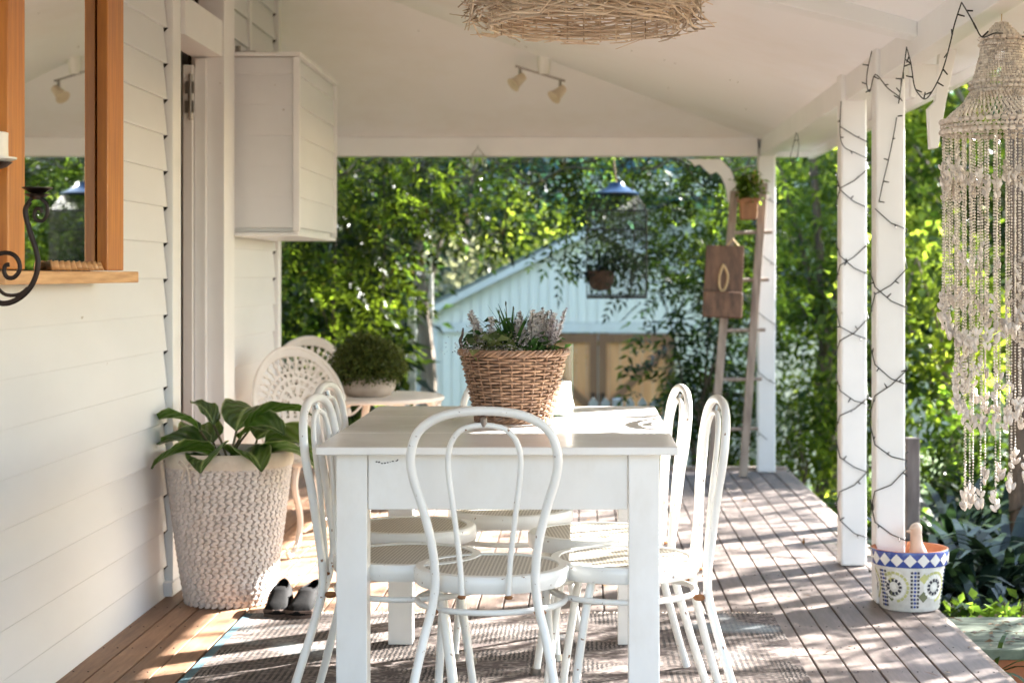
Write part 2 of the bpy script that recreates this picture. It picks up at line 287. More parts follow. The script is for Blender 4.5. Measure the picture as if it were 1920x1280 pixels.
# ------------------------------------------------------------------ mesh helpers
class MB:
    def __init__(s): s.v = []; s.f = []; s.n = 0
    def add(s, vs, fs):
        o = s.n; s.v.extend([tuple(x) for x in vs]); s.n += len(vs)
        s.f.extend([tuple(i + o for i in f) for f in fs]); return s
    def box(s, x0, x1, y0, y1, z0, z1):
        return s.add([(x0, y0, z0), (x1, y0, z0), (x1, y1, z0), (x0, y1, z0), (x0, y0, z1), (x1, y0, z1), (x1, y1, z1), (x0, y1, z1)],
                     [(0, 3, 2, 1), (4, 5, 6, 7), (0, 1, 5, 4), (1, 2, 6, 5), (2, 3, 7, 6), (3, 0, 4, 7)])
    def tube(s, pts, r, k=8, closed=False, cap=True, squash=None):
        pts = [Vector(p) for p in pts]; n = len(pts)
        rs = r if isinstance(r, (list, tuple)) else [r] * n
        tg = []
        for i in range(n):
            a = pts[(i - 1) % n] if (closed or i > 0) else pts[i]
            c = pts[(i + 1) % n] if (closed or i < n - 1) else pts[i]
            d = c - a; tg.append(d.normalized() if d.length > 1e-9 else Vector((0, 0, 1)))
        up = Vector((0, 0, 1)) if abs(tg[0].z) < .9 else Vector((1, 0, 0))
        nn = (up - tg[0] * up.dot(tg[0])).normalized()
        vs = []
        for i in range(n):
            if i:
                nn = nn - tg[i] * nn.dot(tg[i])
                nn = nn.normalized() if nn.length > 1e-6 else tg[i].orthogonal().normalized()
            bb = tg[i].cross(nn)
            for j in range(k):
                a = 2 * PI * j / k
                vs.append(pts[i] + (nn * math.cos(a) + bb * math.sin(a) * (squash or 1)) * rs[i])
        fs = []
        for i in range(n if closed else n - 1):
            i2 = (i + 1) % n
            for j in range(k):
                fs.append((i * k + j, i * k + (j + 1) % k, i2 * k + (j + 1) % k, i2 * k + j))
        if cap and not closed:
            fs.append(tuple(range(k))[::-1]); fs.append(tuple(range((n - 1) * k, n * k)))
        return s.add(vs, fs)
    def lathe(s, prof, k=32, c=(0, 0, 0), cap=False, fn=None):
        vs = []; n = len(prof)
        for r, z in prof:
            for j in range(k):
                a = 2 * PI * j / k; q = r * (fn(a, z) if fn else 1)
                vs.append((c[0] + q * math.cos(a), c[1] + q * math.sin(a), c[2] + z))
        fs = [(i * k + j, i * k + (j + 1) % k, (i + 1) * k + (j + 1) % k, (i + 1) * k + j) for i in range(n - 1) for j in range(k)]
        if cap: fs.append(tuple(range(k))[::-1]); fs.append(tuple(range((n - 1) * k, n * k)))
        return s.add(vs, fs)
    def prism(s, poly, a, bb, axis='Y'):
        n = len(poly)
        def p(u, v, w): return {'Y': (u, w, v), 'X': (w, u, v), 'Z': (u, v, w)}[axis]
        vs = [p(u, v, a) for u, v in poly] + [p(u, v, bb) for u, v in poly]
        fs = [tuple(range(n)), tuple(range(n, 2 * n))[::-1]] + [(i, i + n, (i + 1) % n + n, (i + 1) % n) for i in range(n)]
        return s.add(vs, fs)
    def blob(s, c, rx, ry, rz, rot=None, k=6, m=4):
        vs = [Vector((0, 0, -1))]
        for i in range(1, m):
            th = -PI / 2 + PI * i / m
            for j in range(k):
                a = 2 * PI * j / k; vs.append(Vector((math.cos(th) * math.cos(a), math.cos(th) * math.sin(a), math.sin(th))))
        vs.append(Vector((0, 0, 1)))
        out = []
        for v in vs:
            v = Vector((v.x * rx, v.y * ry, v.z * rz))
            if rot is not None: v = rot @ v
            out.append((v.x + c[0], v.y + c[1], v.z + c[2]))
        fs = [(0, 1 + (j + 1) % k, 1 + j) for j in range(k)]
        for i in range(m - 2):
            for j in range(k):
                a = 1 + i * k; fs.append((a + j, a + (j + 1) % k, a + k + (j + 1) % k, a + k + j))
        l = len(vs) - 1; a = 1 + (m - 2) * k
        fs += [(a + j, a + (j + 1) % k, l) for j in range(k)]
        return s.add(out, fs)
    def build(s, name, m, parent=None, smooth=False, bev=0, loc=None, kind=None, solid=0, fixn=True):
        me = bpy.data.meshes.new(name); me.from_pydata(s.v, [], s.f)
        me.materials.append(m)
        if fixn:
            import bmesh
            bm = bmesh.new(); bm.from_mesh(me); bmesh.ops.recalc_face_normals(bm, faces=bm.faces); bm.to_mesh(me); bm.free()
        if smooth:
            me.polygons.foreach_set('use_smooth', [True] * len(me.polygons))
            try: me.set_sharp_from_angle(angle=math.radians(42))
            except Exception: pass
        me.update()
        o = bpy.data.objects.new(name, me); COL.objects.link(o)
        if parent: o.parent = parent
        if loc: o.location = loc
        if kind: o['kind'] = kind
        if solid:
            md = o.modifiers.new('solid', 'SOLIDIFY'); md.thickness = solid; md.offset = 0
        if bev:
            md = o.modifiers.new('bevel', 'BEVEL'); md.width = bev; md.segments = 2; md.limit_method = 'ANGLE'; md.angle_limit = math.radians(40)
        return o

def E(name, label, cat, loc=(0, 0, 0), rz=0, group=None):
    o = bpy.data.objects.new(name, None); COL.objects.link(o); o.location = loc; o.rotation_euler.z = rz
    o.empty_display_size = .1
    return tag(o, label, cat, group)
def tag(o, label, cat, group=None):
    o['label'] = label; o['category'] = cat
    if group: o['group'] = group
    return o
def struct(o, label=None):
    o['kind'] = 'structure'
    if label: o['label'] = label
    return o
def dup(root, loc, rz, label, group=None, scale=None):
    r = root.copy(); COL.objects.link(r); r.location = loc; r.rotation_euler.z = rz; r['label'] = label
    if group: r['group'] = group
    if scale: r.scale = scale
    for ch in root.children:
        c = ch.copy(); COL.objects.link(c); c.parent = r
        for gch in ch.children:
            d = gch.copy(); COL.objects.link(d); d.parent = c
    return r
def piece(src, parent, loc):
    c = src.copy(); COL.objects.link(c); c.parent = parent; c.location = loc; return c
def smooth_pts(pts, sub=6, closed=False):
    pts = [Vector(p) for p in pts]; n = len(pts); out = []
    rng = range(n if closed else n - 1)
    for i in rng:
        p0 = pts[(i - 1) % n] if (closed or i > 0) else pts[0]
        p1 = pts[i]; p2 = pts[(i + 1) % n]
        p3 = pts[(i + 2) % n] if (closed or i < n - 2) else pts[-1]
        for q in range(sub):
            u = q / sub
            out.append(.5 * ((2 * p1) + (p2 - p0) * u + (2 * p0 - 5 * p1 + 4 * p2 - p3) * u * u + (3 * p1 - p0 - 3 * p2 + p3) * u ** 3))
    if not closed: out.append(pts[-1])
    return out

# leaves by numpy
def unit(a): return a / np.maximum(np.linalg.norm(a, axis=1, keepdims=True), 1e-9)
def kites(Pn, D, Nn, L, Wd, fold=.18, droop=.12):
    D = unit(D); Sd = unit(np.cross(D, Nn)); Nn = np.cross(Sd, D)
    L = L[:, None]; Wd = Wd[:, None]
    v0 = Pn; v1 = Pn + D * L * .42 - Sd * Wd * .5 + Nn * Wd * fold
    v3 = Pn + D * L * .42 + Sd * Wd * .5 + Nn * Wd * fold
    v2 = Pn + D * L - np.array([[0, 0, 1.]]) * L * droop
    return np.stack([v0, v1, v2, v3], 1).reshape(-1, 3)
def quads_obj(name, V, m, parent=None, kind=None):
    n = len(V) // 4
    me = bpy.data.meshes.new(name); me.vertices.add(len(V)); me.vertices.foreach_set('co', V.astype(np.float32).ravel())
    me.loops.add(n * 4); me.loops.foreach_set('vertex_index', np.arange(n * 4, dtype=np.int32))
    me.polygons.add(n); me.polygons.foreach_set('loop_start', np.arange(n, dtype=np.int32) * 4)
    me.polygons.foreach_set('loop_total', np.full(n, 4, np.int32))
    me.materials.append(m); me.update(calc_edges=True); me.validate()
    o = bpy.data.objects.new(name, me); COL.objects.link(o)
    if parent: o.parent = parent
    if kind: o['kind'] = kind
    return o
def clump_leaves(rs, centres, per, spread, leaf, width=.45, pinnate=0):
    k = len(centres); n = k * per
    C = np.repeat(centres, per, 0)
    off = rs.normal(size=(n, 3)) * spread
    Pn = C + off
    D = unit(off + rs.normal(size=(n, 3)) * spread * .8 + np.array([[0, 0, -.25 * spread]]))
    Nn = rs.normal(size=(n, 3)) * .7 + np.array([[0, 0, 1.]])
    if not pinnate:
        L = leaf * rs.uniform(.6, 1.25, n)
        return kites(Pn, D, Nn, L, L * width)
    # compound leaves: leaflets in pairs along a drooping axis
    out = []; Sd = unit(np.cross(D, Nn)); Nq = np.cross(Sd, D)
    Lr = leaf * rs.uniform(.8, 1.2, n)
    for q in range(pinnate):
        f = (q + .7) / pinnate
        base = Pn + D * (Lr * f)[:, None] - np.array([[0, 0, 1.]]) * (Lr * .28 * f * f)[:, None]
        for sg in (-1, 1):
            dd = D * .55 + Sd * sg * .85 + rs.normal(size=(n, 3)) * .12
            L = Lr * .42 * (1 - .35 * abs(f - .45)); out.append(kites(base, dd, Nq + rs.normal(size=(n, 3)) * .2, L, L * .36))
    tip = Pn + D * Lr[:, None] - np.array([[0, 0, 1.]]) * (Lr * .28)[:, None]
    out.append(kites(tip, D, Nq, Lr * .4, Lr * .15))
    return np.concatenate(out, 0)
def crown_centres(rs, n, ex, inner=.45, lumps=6):
    d = unit(rs.normal(size=(n, 3)))
    lum = unit(rs.normal(size=(lumps, 3)))
    bulge = 1 + .28 * np.max(np.clip(d @ lum.T, 0, 1) ** 4, 1) - .12
    r = (inner + (1 - inner) * rs.uniform(0, 1, n) ** .6) * bulge
    return d * r[:, None] * np.array([ex])

def tree(name, label, cat, loc, h_trunk, ex, ncl, per, spread, leaf, lm, bark='bark', r=.1, seed=1, width=.45, pinnate=0, stems=1, inner=.4, group=None, lean=.1, limbs=9):
    rs = np.random.RandomState(seed); rr = random.Random(seed)
    root = E(name, label, cat, loc, 0, group)
    cz = h_trunk + ex[2] * .75
    cen = crown_centres(rs, ncl, ex, inner) + np.array([[0, 0, cz]])
    mb = MB(); forks = []
    for sidx in range(stems):
        a = rr.uniform(0, 2 * PI); sp = 0 if stems == 1 else .12
        p0 = Vector((math.cos(a) * sp, math.sin(a) * sp, -.1))
        top = Vector((math.cos(a) * (sp + lean * h_trunk + (.2 * ex[0] if stems > 1 else 0)), math.sin(a) * (sp + lean * h_trunk + (.2 * ex[1] if stems > 1 else 0)), h_trunk + ex[2] * .5))
        pts = [p0.lerp(top, u) + Vector((rr.uniform(-1, 1), rr.uniform(-1, 1), 0)) * .05 * (1 if 0 < u < 1 else 0) * h_trunk ** .5 for u in (0, .2, .4, .6, .8, 1)]
        sm = smooth_pts(pts, 3); nn = len(sm); rs0 = r / (stems ** .5)
        mb.tube(sm, [rs0 * (1.15 - .75 * i / nn) for i in range(nn)], 8)
        forks.append(sm)
    for i in range(limbs):
        tr = forks[i % len(forks)]; st = tr[int(len(tr) * rr.uniform(.55, .95))]
        c = Vector(cen[rr.randrange(ncl)]); md = st.lerp(c, .5) + Vector((0, 0, .08 * ex[2]))
        sm = smooth_pts([st, md, c], 3); nn = len(sm)
        mb.tube(sm, [r * .38 / (stems ** .3) * (1 - .8 * q / nn) for q in range(nn)], 5)
    mb.build('trunk', M[bark], root, smooth=True, fixn=False)
    quads_obj('crown', clump_leaves(rs, cen, per, spread, leaf, width, pinnate), M[lm], root)
    return root

# ------------------------------------------------------------------ ground and sky-side setting
mb = MB()
gx = list(np.concatenate([np.linspace(-90, -8, 8), np.linspace(-6, 8, 36), np.linspace(10, 90, 8)]))
gy = list(np.concatenate([np.linspace(-8, 4, 4), np.linspace(5, 24, 50), np.linspace(28, 160, 10)]))
def gz(x, y):
    z = -.38
    if y > 12: z -= min((y - 12) / 7, 1) * 1.0
    return z + .025 * math.sin(x * 1.7) * math.cos(y * 1.3)
mb.add([(x, y, gz(x, y)) for y in gy for x in gx], [(j * len(gx) + i, j * len(gx) + i + 1, (j + 1) * len(gx) + i + 1, (j + 1) * len(gx) + i) for j in range(len(gy) - 1) for i in range(len(gx) - 1)])
struct(mb.build('ground', M['ground'], smooth=True))

rs = np.random.RandomState(3)
# lawn blades seen past the deck
n = 26000
px = rs.uniform(1.32, 4.5, n); py = rs.uniform(9.2, 15, n)
pz = np.array([gz(x, y) for x, y in zip(px, py)])
D = np.stack([rs.normal(size=n) * .4, rs.normal(size=n) * .4, np.ones(n)], 1)
quads = kites(np.stack([px, py, pz], 1), D, rs.normal(size=(n, 3)), rs.uniform(.03, .08, n), np.full(n, .012), .1, 0)
g_ = quads_obj('grass', quads, M['grass']); g_['kind'] = 'stuff'; g_['label'] = 'short green lawn grass beyond the end of the deck'

# ------------------------------------------------------------------ deck
WX = -1.525
deck = struct(bpy.data.objects.new('deck', None)); COL.objects.link(deck)
pitch = .0905
nb = int((1.26 - WX) / pitch)
protos = {}
for i in range(0, nb + 1):
    order = [2.4, 3.55, 2.794]; rnd.shuffle(order); y = 1.95
    if i % 3 == 1: order = [1.7, 3.55, 3.494]
    for ln in order:
        pos = (1.27 - pitch * (i + 1), y, rnd.uniform(-.0012, .0012)); y += ln + .003
        if ln not in protos:
            protos[ln] = MB().box(0, pitch - .006, 0, ln, -.024, 0).build('deck_board', M['deck'], deck, bev=.002); protos[ln].location = pos
        else: piece(protos[ln], deck, pos)
sc_h = MB()
for i in range(nb + 1):
    for j in range(18):
        for dx in (.02, .064):
            sc_h.blob((1.27 - pitch * (i + 1) + dx + rnd.uniform(-.002, .002), 4.6 + j * .34 + rnd.uniform(-.006, .006), .0006), .0032, .0032, .0012, k=6, m=3)
sc_h.build('screw_heads', M['dark_gap'], deck, kind='stuff', fixn=False)
# boards going on past the corner of the house
mbd = MB().box(0, pitch - .006, 0, 1.72, -.024, 0)
b1 = mbd.build('deck_board', M['deck'], deck, bev=.002); x0 = 1.27 - pitch * (nb + 2); b1.location = (x0, 8.98, 0)
for i in range(1, 30): piece(b1, deck, (x0 - pitch * i, 8.98, rnd.uniform(-.0012, .0012)))
MB().box(-4.3, 1.255, 1.95, 10.69, -.09, -.03).build('deck_joist', M['dark_gap'], deck)
MB().box(-4.3, 1.27, 10.705, 10.76, -.12, .022).build('deck_end_board', M['ladder'], deck, bev=.003)
MB().box(1.273, 1.295, 1.95, 10.76, -.19, -.012).build('deck_side_board', M['ladder'], deck, bev=.003)
MB().box(1.20, 1.272, 1.95, 10.69, -.37, -.091).build('deck_skirt', M['dark_gap'], deck)

# ------------------------------------------------------------------ house wall
house = E('house_wall', 'cream painted weatherboard house wall running along the left side of the deck', 'wall', (0, 0, 0))
BH = .133
def lap_board(y0, y1, name='weatherboard'):
    prof = [(-.012, 0), (.017, 0), (.018, .004), (.003, BH + .006), (-.012, BH + .006)]
    return MB().prism([(x, z) for x, z in prof], y0, y1, 'Y').build(name, M['board'], house)
for (y0, y1) in ((1.2, 6.535), (7.585, 8.87)):
    src = None
    for i in range(21):
        z = -.022 + i * BH
        if z > 2.72: break
        if src is None: src = lap_board(y0, y1); src.location = (WX - .02, 0, z)
        else: piece(src, house, (WX - .02, 0, z))
nm_ = MB().prism([(-.004, 0), (.014, 0), (-.004, -.020)], 0, .006, 'Y').build('board_end_shadow', M['dark_gap'], house)  # dark wedges stand in for the shadow gaps at the board ends
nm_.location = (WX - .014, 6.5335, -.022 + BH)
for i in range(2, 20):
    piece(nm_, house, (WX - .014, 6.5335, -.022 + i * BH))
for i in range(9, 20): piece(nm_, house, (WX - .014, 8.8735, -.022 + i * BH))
MB().box(WX - .16, WX - .045, 1.0, 6.60, -.05, 2.9).build('wall_core', M['dark_gap'], house)
MB().box(WX - .16, WX - .045, 7.60, 8.93, -.05, 2.9).build('wall_core', M['dark_gap'], house)
MB().box(WX - .05, WX + .012, 8.88, 8.955, -.01, 2.8).build('corner_board', M['trim'], house, bev=.003)
MB().box(WX - .05, WX + .004, 8.15, 8.20, 2.14, 2.8).build('trim_strip', M['trim'], house, bev=.003)
MB().box(-4.5, WX - .05, 8.86, 8.95, -.05, 2.9).build('end_wall', M['board'], house)
# back of the house out of sight, closes the room
MB().box(-4.5, -4.4, 1.0, 8.85, -.05, 2.9).build('back_wall', M['brown_wall'], house)
MB().box(-4.4, WX - .17, 1.0, 1.1, -.05, 2.9).build('side_wall', M['brown_wall'], house)
MB().box(-4.4, WX - .17, 1.1, 8.85, -.04, .0).build('room_floor', M['brown_wall'], house)
MB().box(-2.2, -2.12, 6.2, 8.8, 0, 2.8).build('hall_wall', M['brown_wall'], house)

# door
door = E('door_frame', 'white painted doorway with its door folded open into the house', 'doorway', (WX, 6.95, 0))
def L(o, r): o.location = Vector(o.location) - Vector(r.location); return o
def boxp(name, m, parent, x0, x1, y0, y1, z0, z1, bev=.003):
    r = parent.location
    return MB().box(x0 - r.x, x1 - r.x, y0 - r.y, y1 - r.y, z0 - r.z, z1 - r.z).build(name, M[m], parent, bev=bev)
boxp('jamb', 'trim', door, WX - .12, WX + .018, 6.54, 6.67, 0.0, 2.9)
boxp('jamb', 'trim', door, -1.60, -1.553, 7.33, 7.36, 0.0, 2.09)
boxp('jamb', 'trim', door, -1.62, -1.482, 7.362, 7.58, 0.0, 2.9)
boxp('lintel', 'trim', door, -1.62, -1.49, 6.672, 7.36, 2.10, 2.25)
boxp('threshold', 'trim', door, -1.66, -1.50, 6.5, 6.672, 0.002, .055)
dl = boxp('door_leaf', 'trim', door, -1.642, -1.602, 7.30, 8.05, .02, 2.06, .002)
boxp('transom_bar', 'trim', door, -1.60, -1.57, 6.672, 7.36, 2.62, 2.68)
for q in range(7): boxp('transom_bar', 'iron', door, -1.59, -1.575, 6.74 + q * .09, 6.755 + q * .09, 2.25, 2.62, .0)
h = MB()
for z in (1.86, 1.94): h.box(-.105, -.07, .335, .349, z, z + .05)
h.tube([(-.083, .342, 1.83), (-.083, .342, 2.02)], .009, 8)
h.build('hinge', M['steel'], door, smooth=True)

# clad box on the wall
wb = E('wall_box', 'white weatherboard clad box standing out from the wall beyond the doorway', 'wall box', (-1.36, 8.25, 1.376))
for i in range(6):
    z = .02 + i * .1335; hh = .1335 if i < 5 else .0735
    MB().prism([(-.587, z), (-.587, z + hh + .006), (-.575, z + hh + .006), (-.562, z)][::-1] and [(-.590, z), (-.578, z + hh), (-.560, z + hh), (-.560, z)], -.165 + .004, .118, 'X').build('weatherboard', M['board'], wb)
    MB().prism([(.118, z), (.140, z), (.128, z + hh), (.118, z + hh)], -.565, .575, 'Y').build('weatherboard', M['board'], wb)
MB().box(-.165, .116, -.557, .575, .0, .755).build('core', M['trim'], wb)
MB().box(.117, .146, -.594, -.566, 0, .762).build('corner_strip', M['trim'], wb, bev=.002)
MB().box(.117, .144, .577, .60, 0, .762).build('corner_strip', M['trim'], wb, bev=.002)
MB().box(-.165, .15, -.598, .605, .764, .782).build('cap', M['trim'], wb, bev=.003)
MB().box(-.165, .142, -.585, .59, -.018, -.002).build('base', M['trim'], wb, bev=.003)
q_ = MB()
q_.tube([(-.14, -.5, .785), (-.14, -.5, .82)], .012, 6); q_.box(-.15, -.06, -.52, -.48, .784, .795)
q_.build('bracket', M['steel'], wb)

# ------------------------------------------------------------------ ceiling, beams, posts
SS, SR, Z0 = .285, .36, 2.0
XE, YE = 1.10, 10.6
def zs(x): return Z0 + SS * (XE - x)
def zr(y): return Z0 + SR * (YE - y)
# hip line points
xl = -4.6
Yh = lambda x: YE - SS * (XE - x) / SR
roof = struct(bpy.data.objects.new('veranda_ceiling', None)); COL.objects.link(roof)
T_ = .05
def slab(pts, name):
    n = len(pts); vs = [(x, y, z) for x, y, z in pts] + [(x, y, z + T_) for x, y, z in pts]
    fs = [tuple(range(n)), tuple(range(n, 2 * n))[::-1]] + [(i, i + n, (i + 1) % n + n, (i + 1) % n) for i in range(n)]
    return MB().add(vs, fs).build(name, M['ceiling'], roof)
slab([(XE + .02, 1.0, zs(XE + .02)), (XE + .02, YE + .02, zs(XE + .02)), (-1.6, Yh(-1.6), zs(-1.6)), (-1.6, 1.0, zs(-1.6))], 'side_slope')
slab([(XE + .02, YE + .02, zr(YE + .02)), (-4.6, YE + .02, zr(YE + .02)), (-4.6, Yh(-4.6), zs(-4.6)), (-1.6, Yh(-1.6), zs(-1.6))], 'rear_slope')
slab([(-1.6, Yh(-1.6), zs(-1.6)), (-4.6, Yh(-4.6), zs(-4.6)), (-4.6, 1.0, zs(-1.6)), (-1.6, 1.0, zs(-1.6))], 'house_roof')
bm_ = struct(bpy.data.objects.new('veranda_beam', None)); COL.objects.link(bm_)
MB().box(-4.6, 1.075, 10.55, 10.66, 1.90, 2.015).build('rear_beam', M['trim'], bm_, bev=.004)
MB().box(1.09, 1.165, 1.0, 10.66, 1.90, 2.03).build('side_beam', M['trim'], bm_, bev=.004)
MB().box(1.17, 1.44, 1.0, 11.0, 1.955, 1.975).build('side_soffit', M['ceiling'], bm_)
MB().box(1.442, 1.475, 6.10, 11.05, 1.915, 2.03).build('side_fascia', M['trim'], bm_, bev=.004)
MB().box(-4.6, 1.44, 10.665, 11.0, 1.957, 1.977).build('rear_soffit', M['ceiling'], bm_)
MB().box(-4.6, 1.475, 11.002, 11.03, 1.925, 2.03).build('rear_fascia', M['trim'], bm_, bev=.004)
MB().prism([(1.09, 1.955), (-1.5, 1.955 + .235 * 2.59), (-1.5, 2.08 + .235 * 2.59), (1.09, 2.06)], 5.66, 5.78, 'Y').build('cross_beam', M['trim'], bm_, bev=.004)
porch = struct(bpy.data.objects.new('porch_soffit', None)); COL.objects.link(porch)
MB().box(1.44, 3.2, 2.5, 6.03, 1.98, 2.02).build('soffit_panel', M['ceiling'], porch)
MB().box(1.445, 3.25, 6.032, 6.07, 1.972, 2.08).build('fascia', M['trim'], porch, bev=.004)
nl = MB()
for i in range(26):
    x = rnd.uniform(-1.4, .9); y = rnd.choice([5.9, 7.1, 8.3, 9.3]) + rnd.uniform(-.03, .03)
    z = min(zs(x), zr(y)); nl.blob((x, y, z - .0015), .0045, .0045, .002, k=6, m=3)
nl.build('nail_heads', M['steel'], roof, kind='stuff')
# outer roof sheets
MB().add([(1.5, .9, 2.035), (1.5, 11.06, 2.035), (-1.6, 8.4, 3.02), (-1.6, .9, 3.02)], [(0, 1, 2, 3)]).build('roof_sheet', M['roof_metal'], roof)
MB().add([(1.5, 11.06, 2.035), (-4.7, 11.06, 2.035), (-4.7, 8.4, 3.02), (-1.6, 8.4, 3.02)], [(0, 1, 2, 3)]).build('roof_sheet', M['roof_metal'], roof)

post_proto = E('veranda_post', 'white square post at the far outer corner of the deck, behind the ladder', 'post', (1.13, 10.62, 0), group='white veranda posts')
MB().box(-.053, .053, -.053, .053, 0.002, 1.955).build('shaft', M['trim'], post_proto, bev=.009)
p2 = dup(post_proto, (1.123, 7.235, 0), 0, 'middle white post wrapped in black string lights, second from the pot', 'white veranda posts')
p3 = dup(post_proto, (1.127, 6.41, 0), 0, 'white post wrapped in black lights right behind the mosaic pot', 'white veranda posts')
for p_ in (p2, p3): p_.scale = (1, 1, 1.03)

# fretwork bracket at the corner post
Yb = 10.52
poly = [P(x, y, Yb) for x, y in ((1286, 298), (1296, 303), (1303, 312), (1312, 308), (1322, 318), (1332, 327), (1344, 322), (1352, 330), (1360, 348), (1364, 372), (1372, 392), (1384, 380), (1381, 345), (1370, 318), (1352, 298))]
br = MB().prism([(p[0], p[2]) for p in poly], Yb, Yb + .03, 'Y').build('corner_bracket', M['trim'], bev=.003)
tag(br, 'curved white fretwork bracket under the far beam beside the ladder', 'bracket')
# gable bracket out on the right
Yb = 6.0
gb = E('gable_bracket', 'white timber gable bracket with pointed drop right of the string-lit posts', 'bracket', (1.2, Yb, 1.6))
def gp(name, pts, y0, y1):
    q = [P(x, y, Yb) for x, y in pts]
    return MB().prism([(p[0] - 1.2, p[2] - 1.6) for p in q], y0, y1, 'Y').build(name, M['trim'], gb, bev=.002)
gp('outer_board', [(1763, 62), (1797, 70), (1772, 190), (1757, 278), (1742, 280), (1738, 205), (1752, 190)], -.02, .02)
gp('cross_rail', [(1715, 122), (1768, 122), (1762, 178), (1715, 178)], -.015, .015)
gp('inner_board', [(1704, 80), (1732, 72), (1732, 120), (1714, 185), (1706, 182)], -.018, .018)
gp('brace', [(1732, 70), (1764, 50), (1766, 66), (1733, 88)], -.012, .012)

# ------------------------------------------------------------------ shed beyond
YS = 20.0
shed = E('garden_shed', 'pale blue gabled shed with wooden barn doors beyond the garden', 'shed', (.2, YS, -1.4))
sx0, sx1, ap = -1.86, 1.88, 3.10; ev = 2.17
bw = .11; nbd = int((sx1 - sx0) / bw) + 1
def gtop(x): return ap - (ap - ev) * abs(x) / 1.87 - .03
for i in range(nbd):
    a = sx0 + i * bw; bb_ = min(a + bw - .010, sx1)
    if bb_ - a < .02: continue
    MB().prism([(a, 2.05), (bb_, 2.05), (bb_, gtop(bb_)), ((a + bb_) / 2, gtop((a + bb_) / 2)), (a, gtop(a))], 0, .02, 'Y').build('cladding_board', M['shed'], shed)
    if not (a > -.86 and bb_ < .90): MB().box(a, bb_, 0, .02, 0, 1.93).build('cladding_board', M['shed'], shed)
MB().box(sx0, -.86, .021, .06, 0, 2.1).build('wall_backing', M['shed'], shed)
MB().box(.90, sx1, .021, .06, 0, 2.1).build('wall_backing', M['shed'], shed)
MB().prism([(sx0, 2.05), (sx1, 2.05), (sx1, ev - .04), (0, ap - .04), (sx0, ev - .04)], .021, .06, 'Y').build('gable_backing', M['shed'], shed)
MB().box(sx0, sx1, -.03, .02, 1.935, 2.045).build('band_board', M['shed_trim'], shed)
for sg in (-1, 1):
    MB().prism([(0, ap - .02), (0, ap + .07), (sg * 2.02, ev - .075 + .07), (sg * 2.02, ev - .075 - .03)][::sg], -.10, -.06, 'Y').build('barge_board', M['shed_trim'], shed)
    MB().add([(0, -.12, ap + .09), (sg * 2.06, -.12, ev - .01), (sg * 2.06, 5, ev - .01), (0, 5, ap + .09), (0, -.12, ap + .11), (sg * 2.06, -.12, ev + .01), (sg * 2.06, 5, ev + .01), (0, 5, ap + .11)],
             [(0, 1, 2, 3), (4, 5, 6, 7), (0, 1, 5, 4), (1, 2, 6, 5), (2, 3, 7, 6), (3, 0, 4, 7)]).build('roof', M['roof_metal'], shed)
    MB().box(min(sg * 1.86, sg * 1.82), max(sg * 1.86, sg * 1.82), .06, 4.8, 0, 2.1).build('side_wall', M['shed'], shed)
    MB().box(min(sg * 1.80, sg * 1.89), max(sg * 1.80, sg * 1.89), -.02, -.001, 0, 1.93).build('corner_trim', M['shed_trim'], shed)
for k, dx in enumerate((-.85, .025)):
    dr = bpy.data.objects.new('barn_door', None); COL.objects.link(dr); dr.parent = shed; dr.location = (dx, -.02, .02)
    w_ = .865
    for q in range(7):
        MB().box(q * w_ / 7 + .002, (q + 1) * w_ / 7 - .003, 0, .02, 0, 1.9).build('plank', M['barn'], dr)
    MB().box(0, .09, -.025, -.001, 0, 1.9).build('stile', M['barn_frame'], dr); MB().box(w_ - .09, w_, -.025, -.001, 0, 1.9).build('stile', M['barn_frame'], dr)
    for z in (0, .90, 1.80): MB().box(.09, w_ - .09, -.024, -.001, z, z + .1).build('rail', M['barn_frame'], dr)
    if k == 0: bl = [((.09, 1.8), (.09, 1.68), (w_ - .09, 1.0), (w_ - .09, 1.12)), ((.09, .10), (.09, .22), (w_ - .09, .90), (w_ - .09, .78))]
    else: bl = [((w_ - .09, 1.8), (w_ - .09, 1.68), (.09, 1.0), (.09, 1.12)), ((w_ - .09, .10), (w_ - .09, .22), (.09, .90), (.09, .78))]
    for pl in bl: MB().prism(list(pl), -.022, -.002, 'Y').build('brace', M['barn_frame'], dr)
    hx = w_ - .05 if k == 0 else .05
    MB().tube([(hx, -.03, .85), (hx, -.07, .87), (hx, -.07, 1.2), (hx, -.03, 1.22)], .02, 6).build('handle', M['iron'], dr)

# neighbour's house behind
nh = E('neighbour_house', 'pale neighbouring house with teal roof behind the trees', 'house', (0, 27, -1.4))
MB().box(-5, 7, 0, 6, 0, 3.6).build('wall', M['neighbour'], nh)
MB().box(-5.4, 7.4, -.45, -.4, 3.75, 4.1).build('fascia', M['shed_trim'], nh)
MB().prism([(-.45, 3.72), (-.45, 3.78), (3, 5.6), (6.5, 3.78), (6.5, 3.72), (3, 5.5)], -5.4, 7.4, 'X').build('roof', M['teal_roof'], nh)
MB().box(1.5, 2.6, -.03, -.01, 1.4, 2.6).build('window', M['dark_gap'], nh)

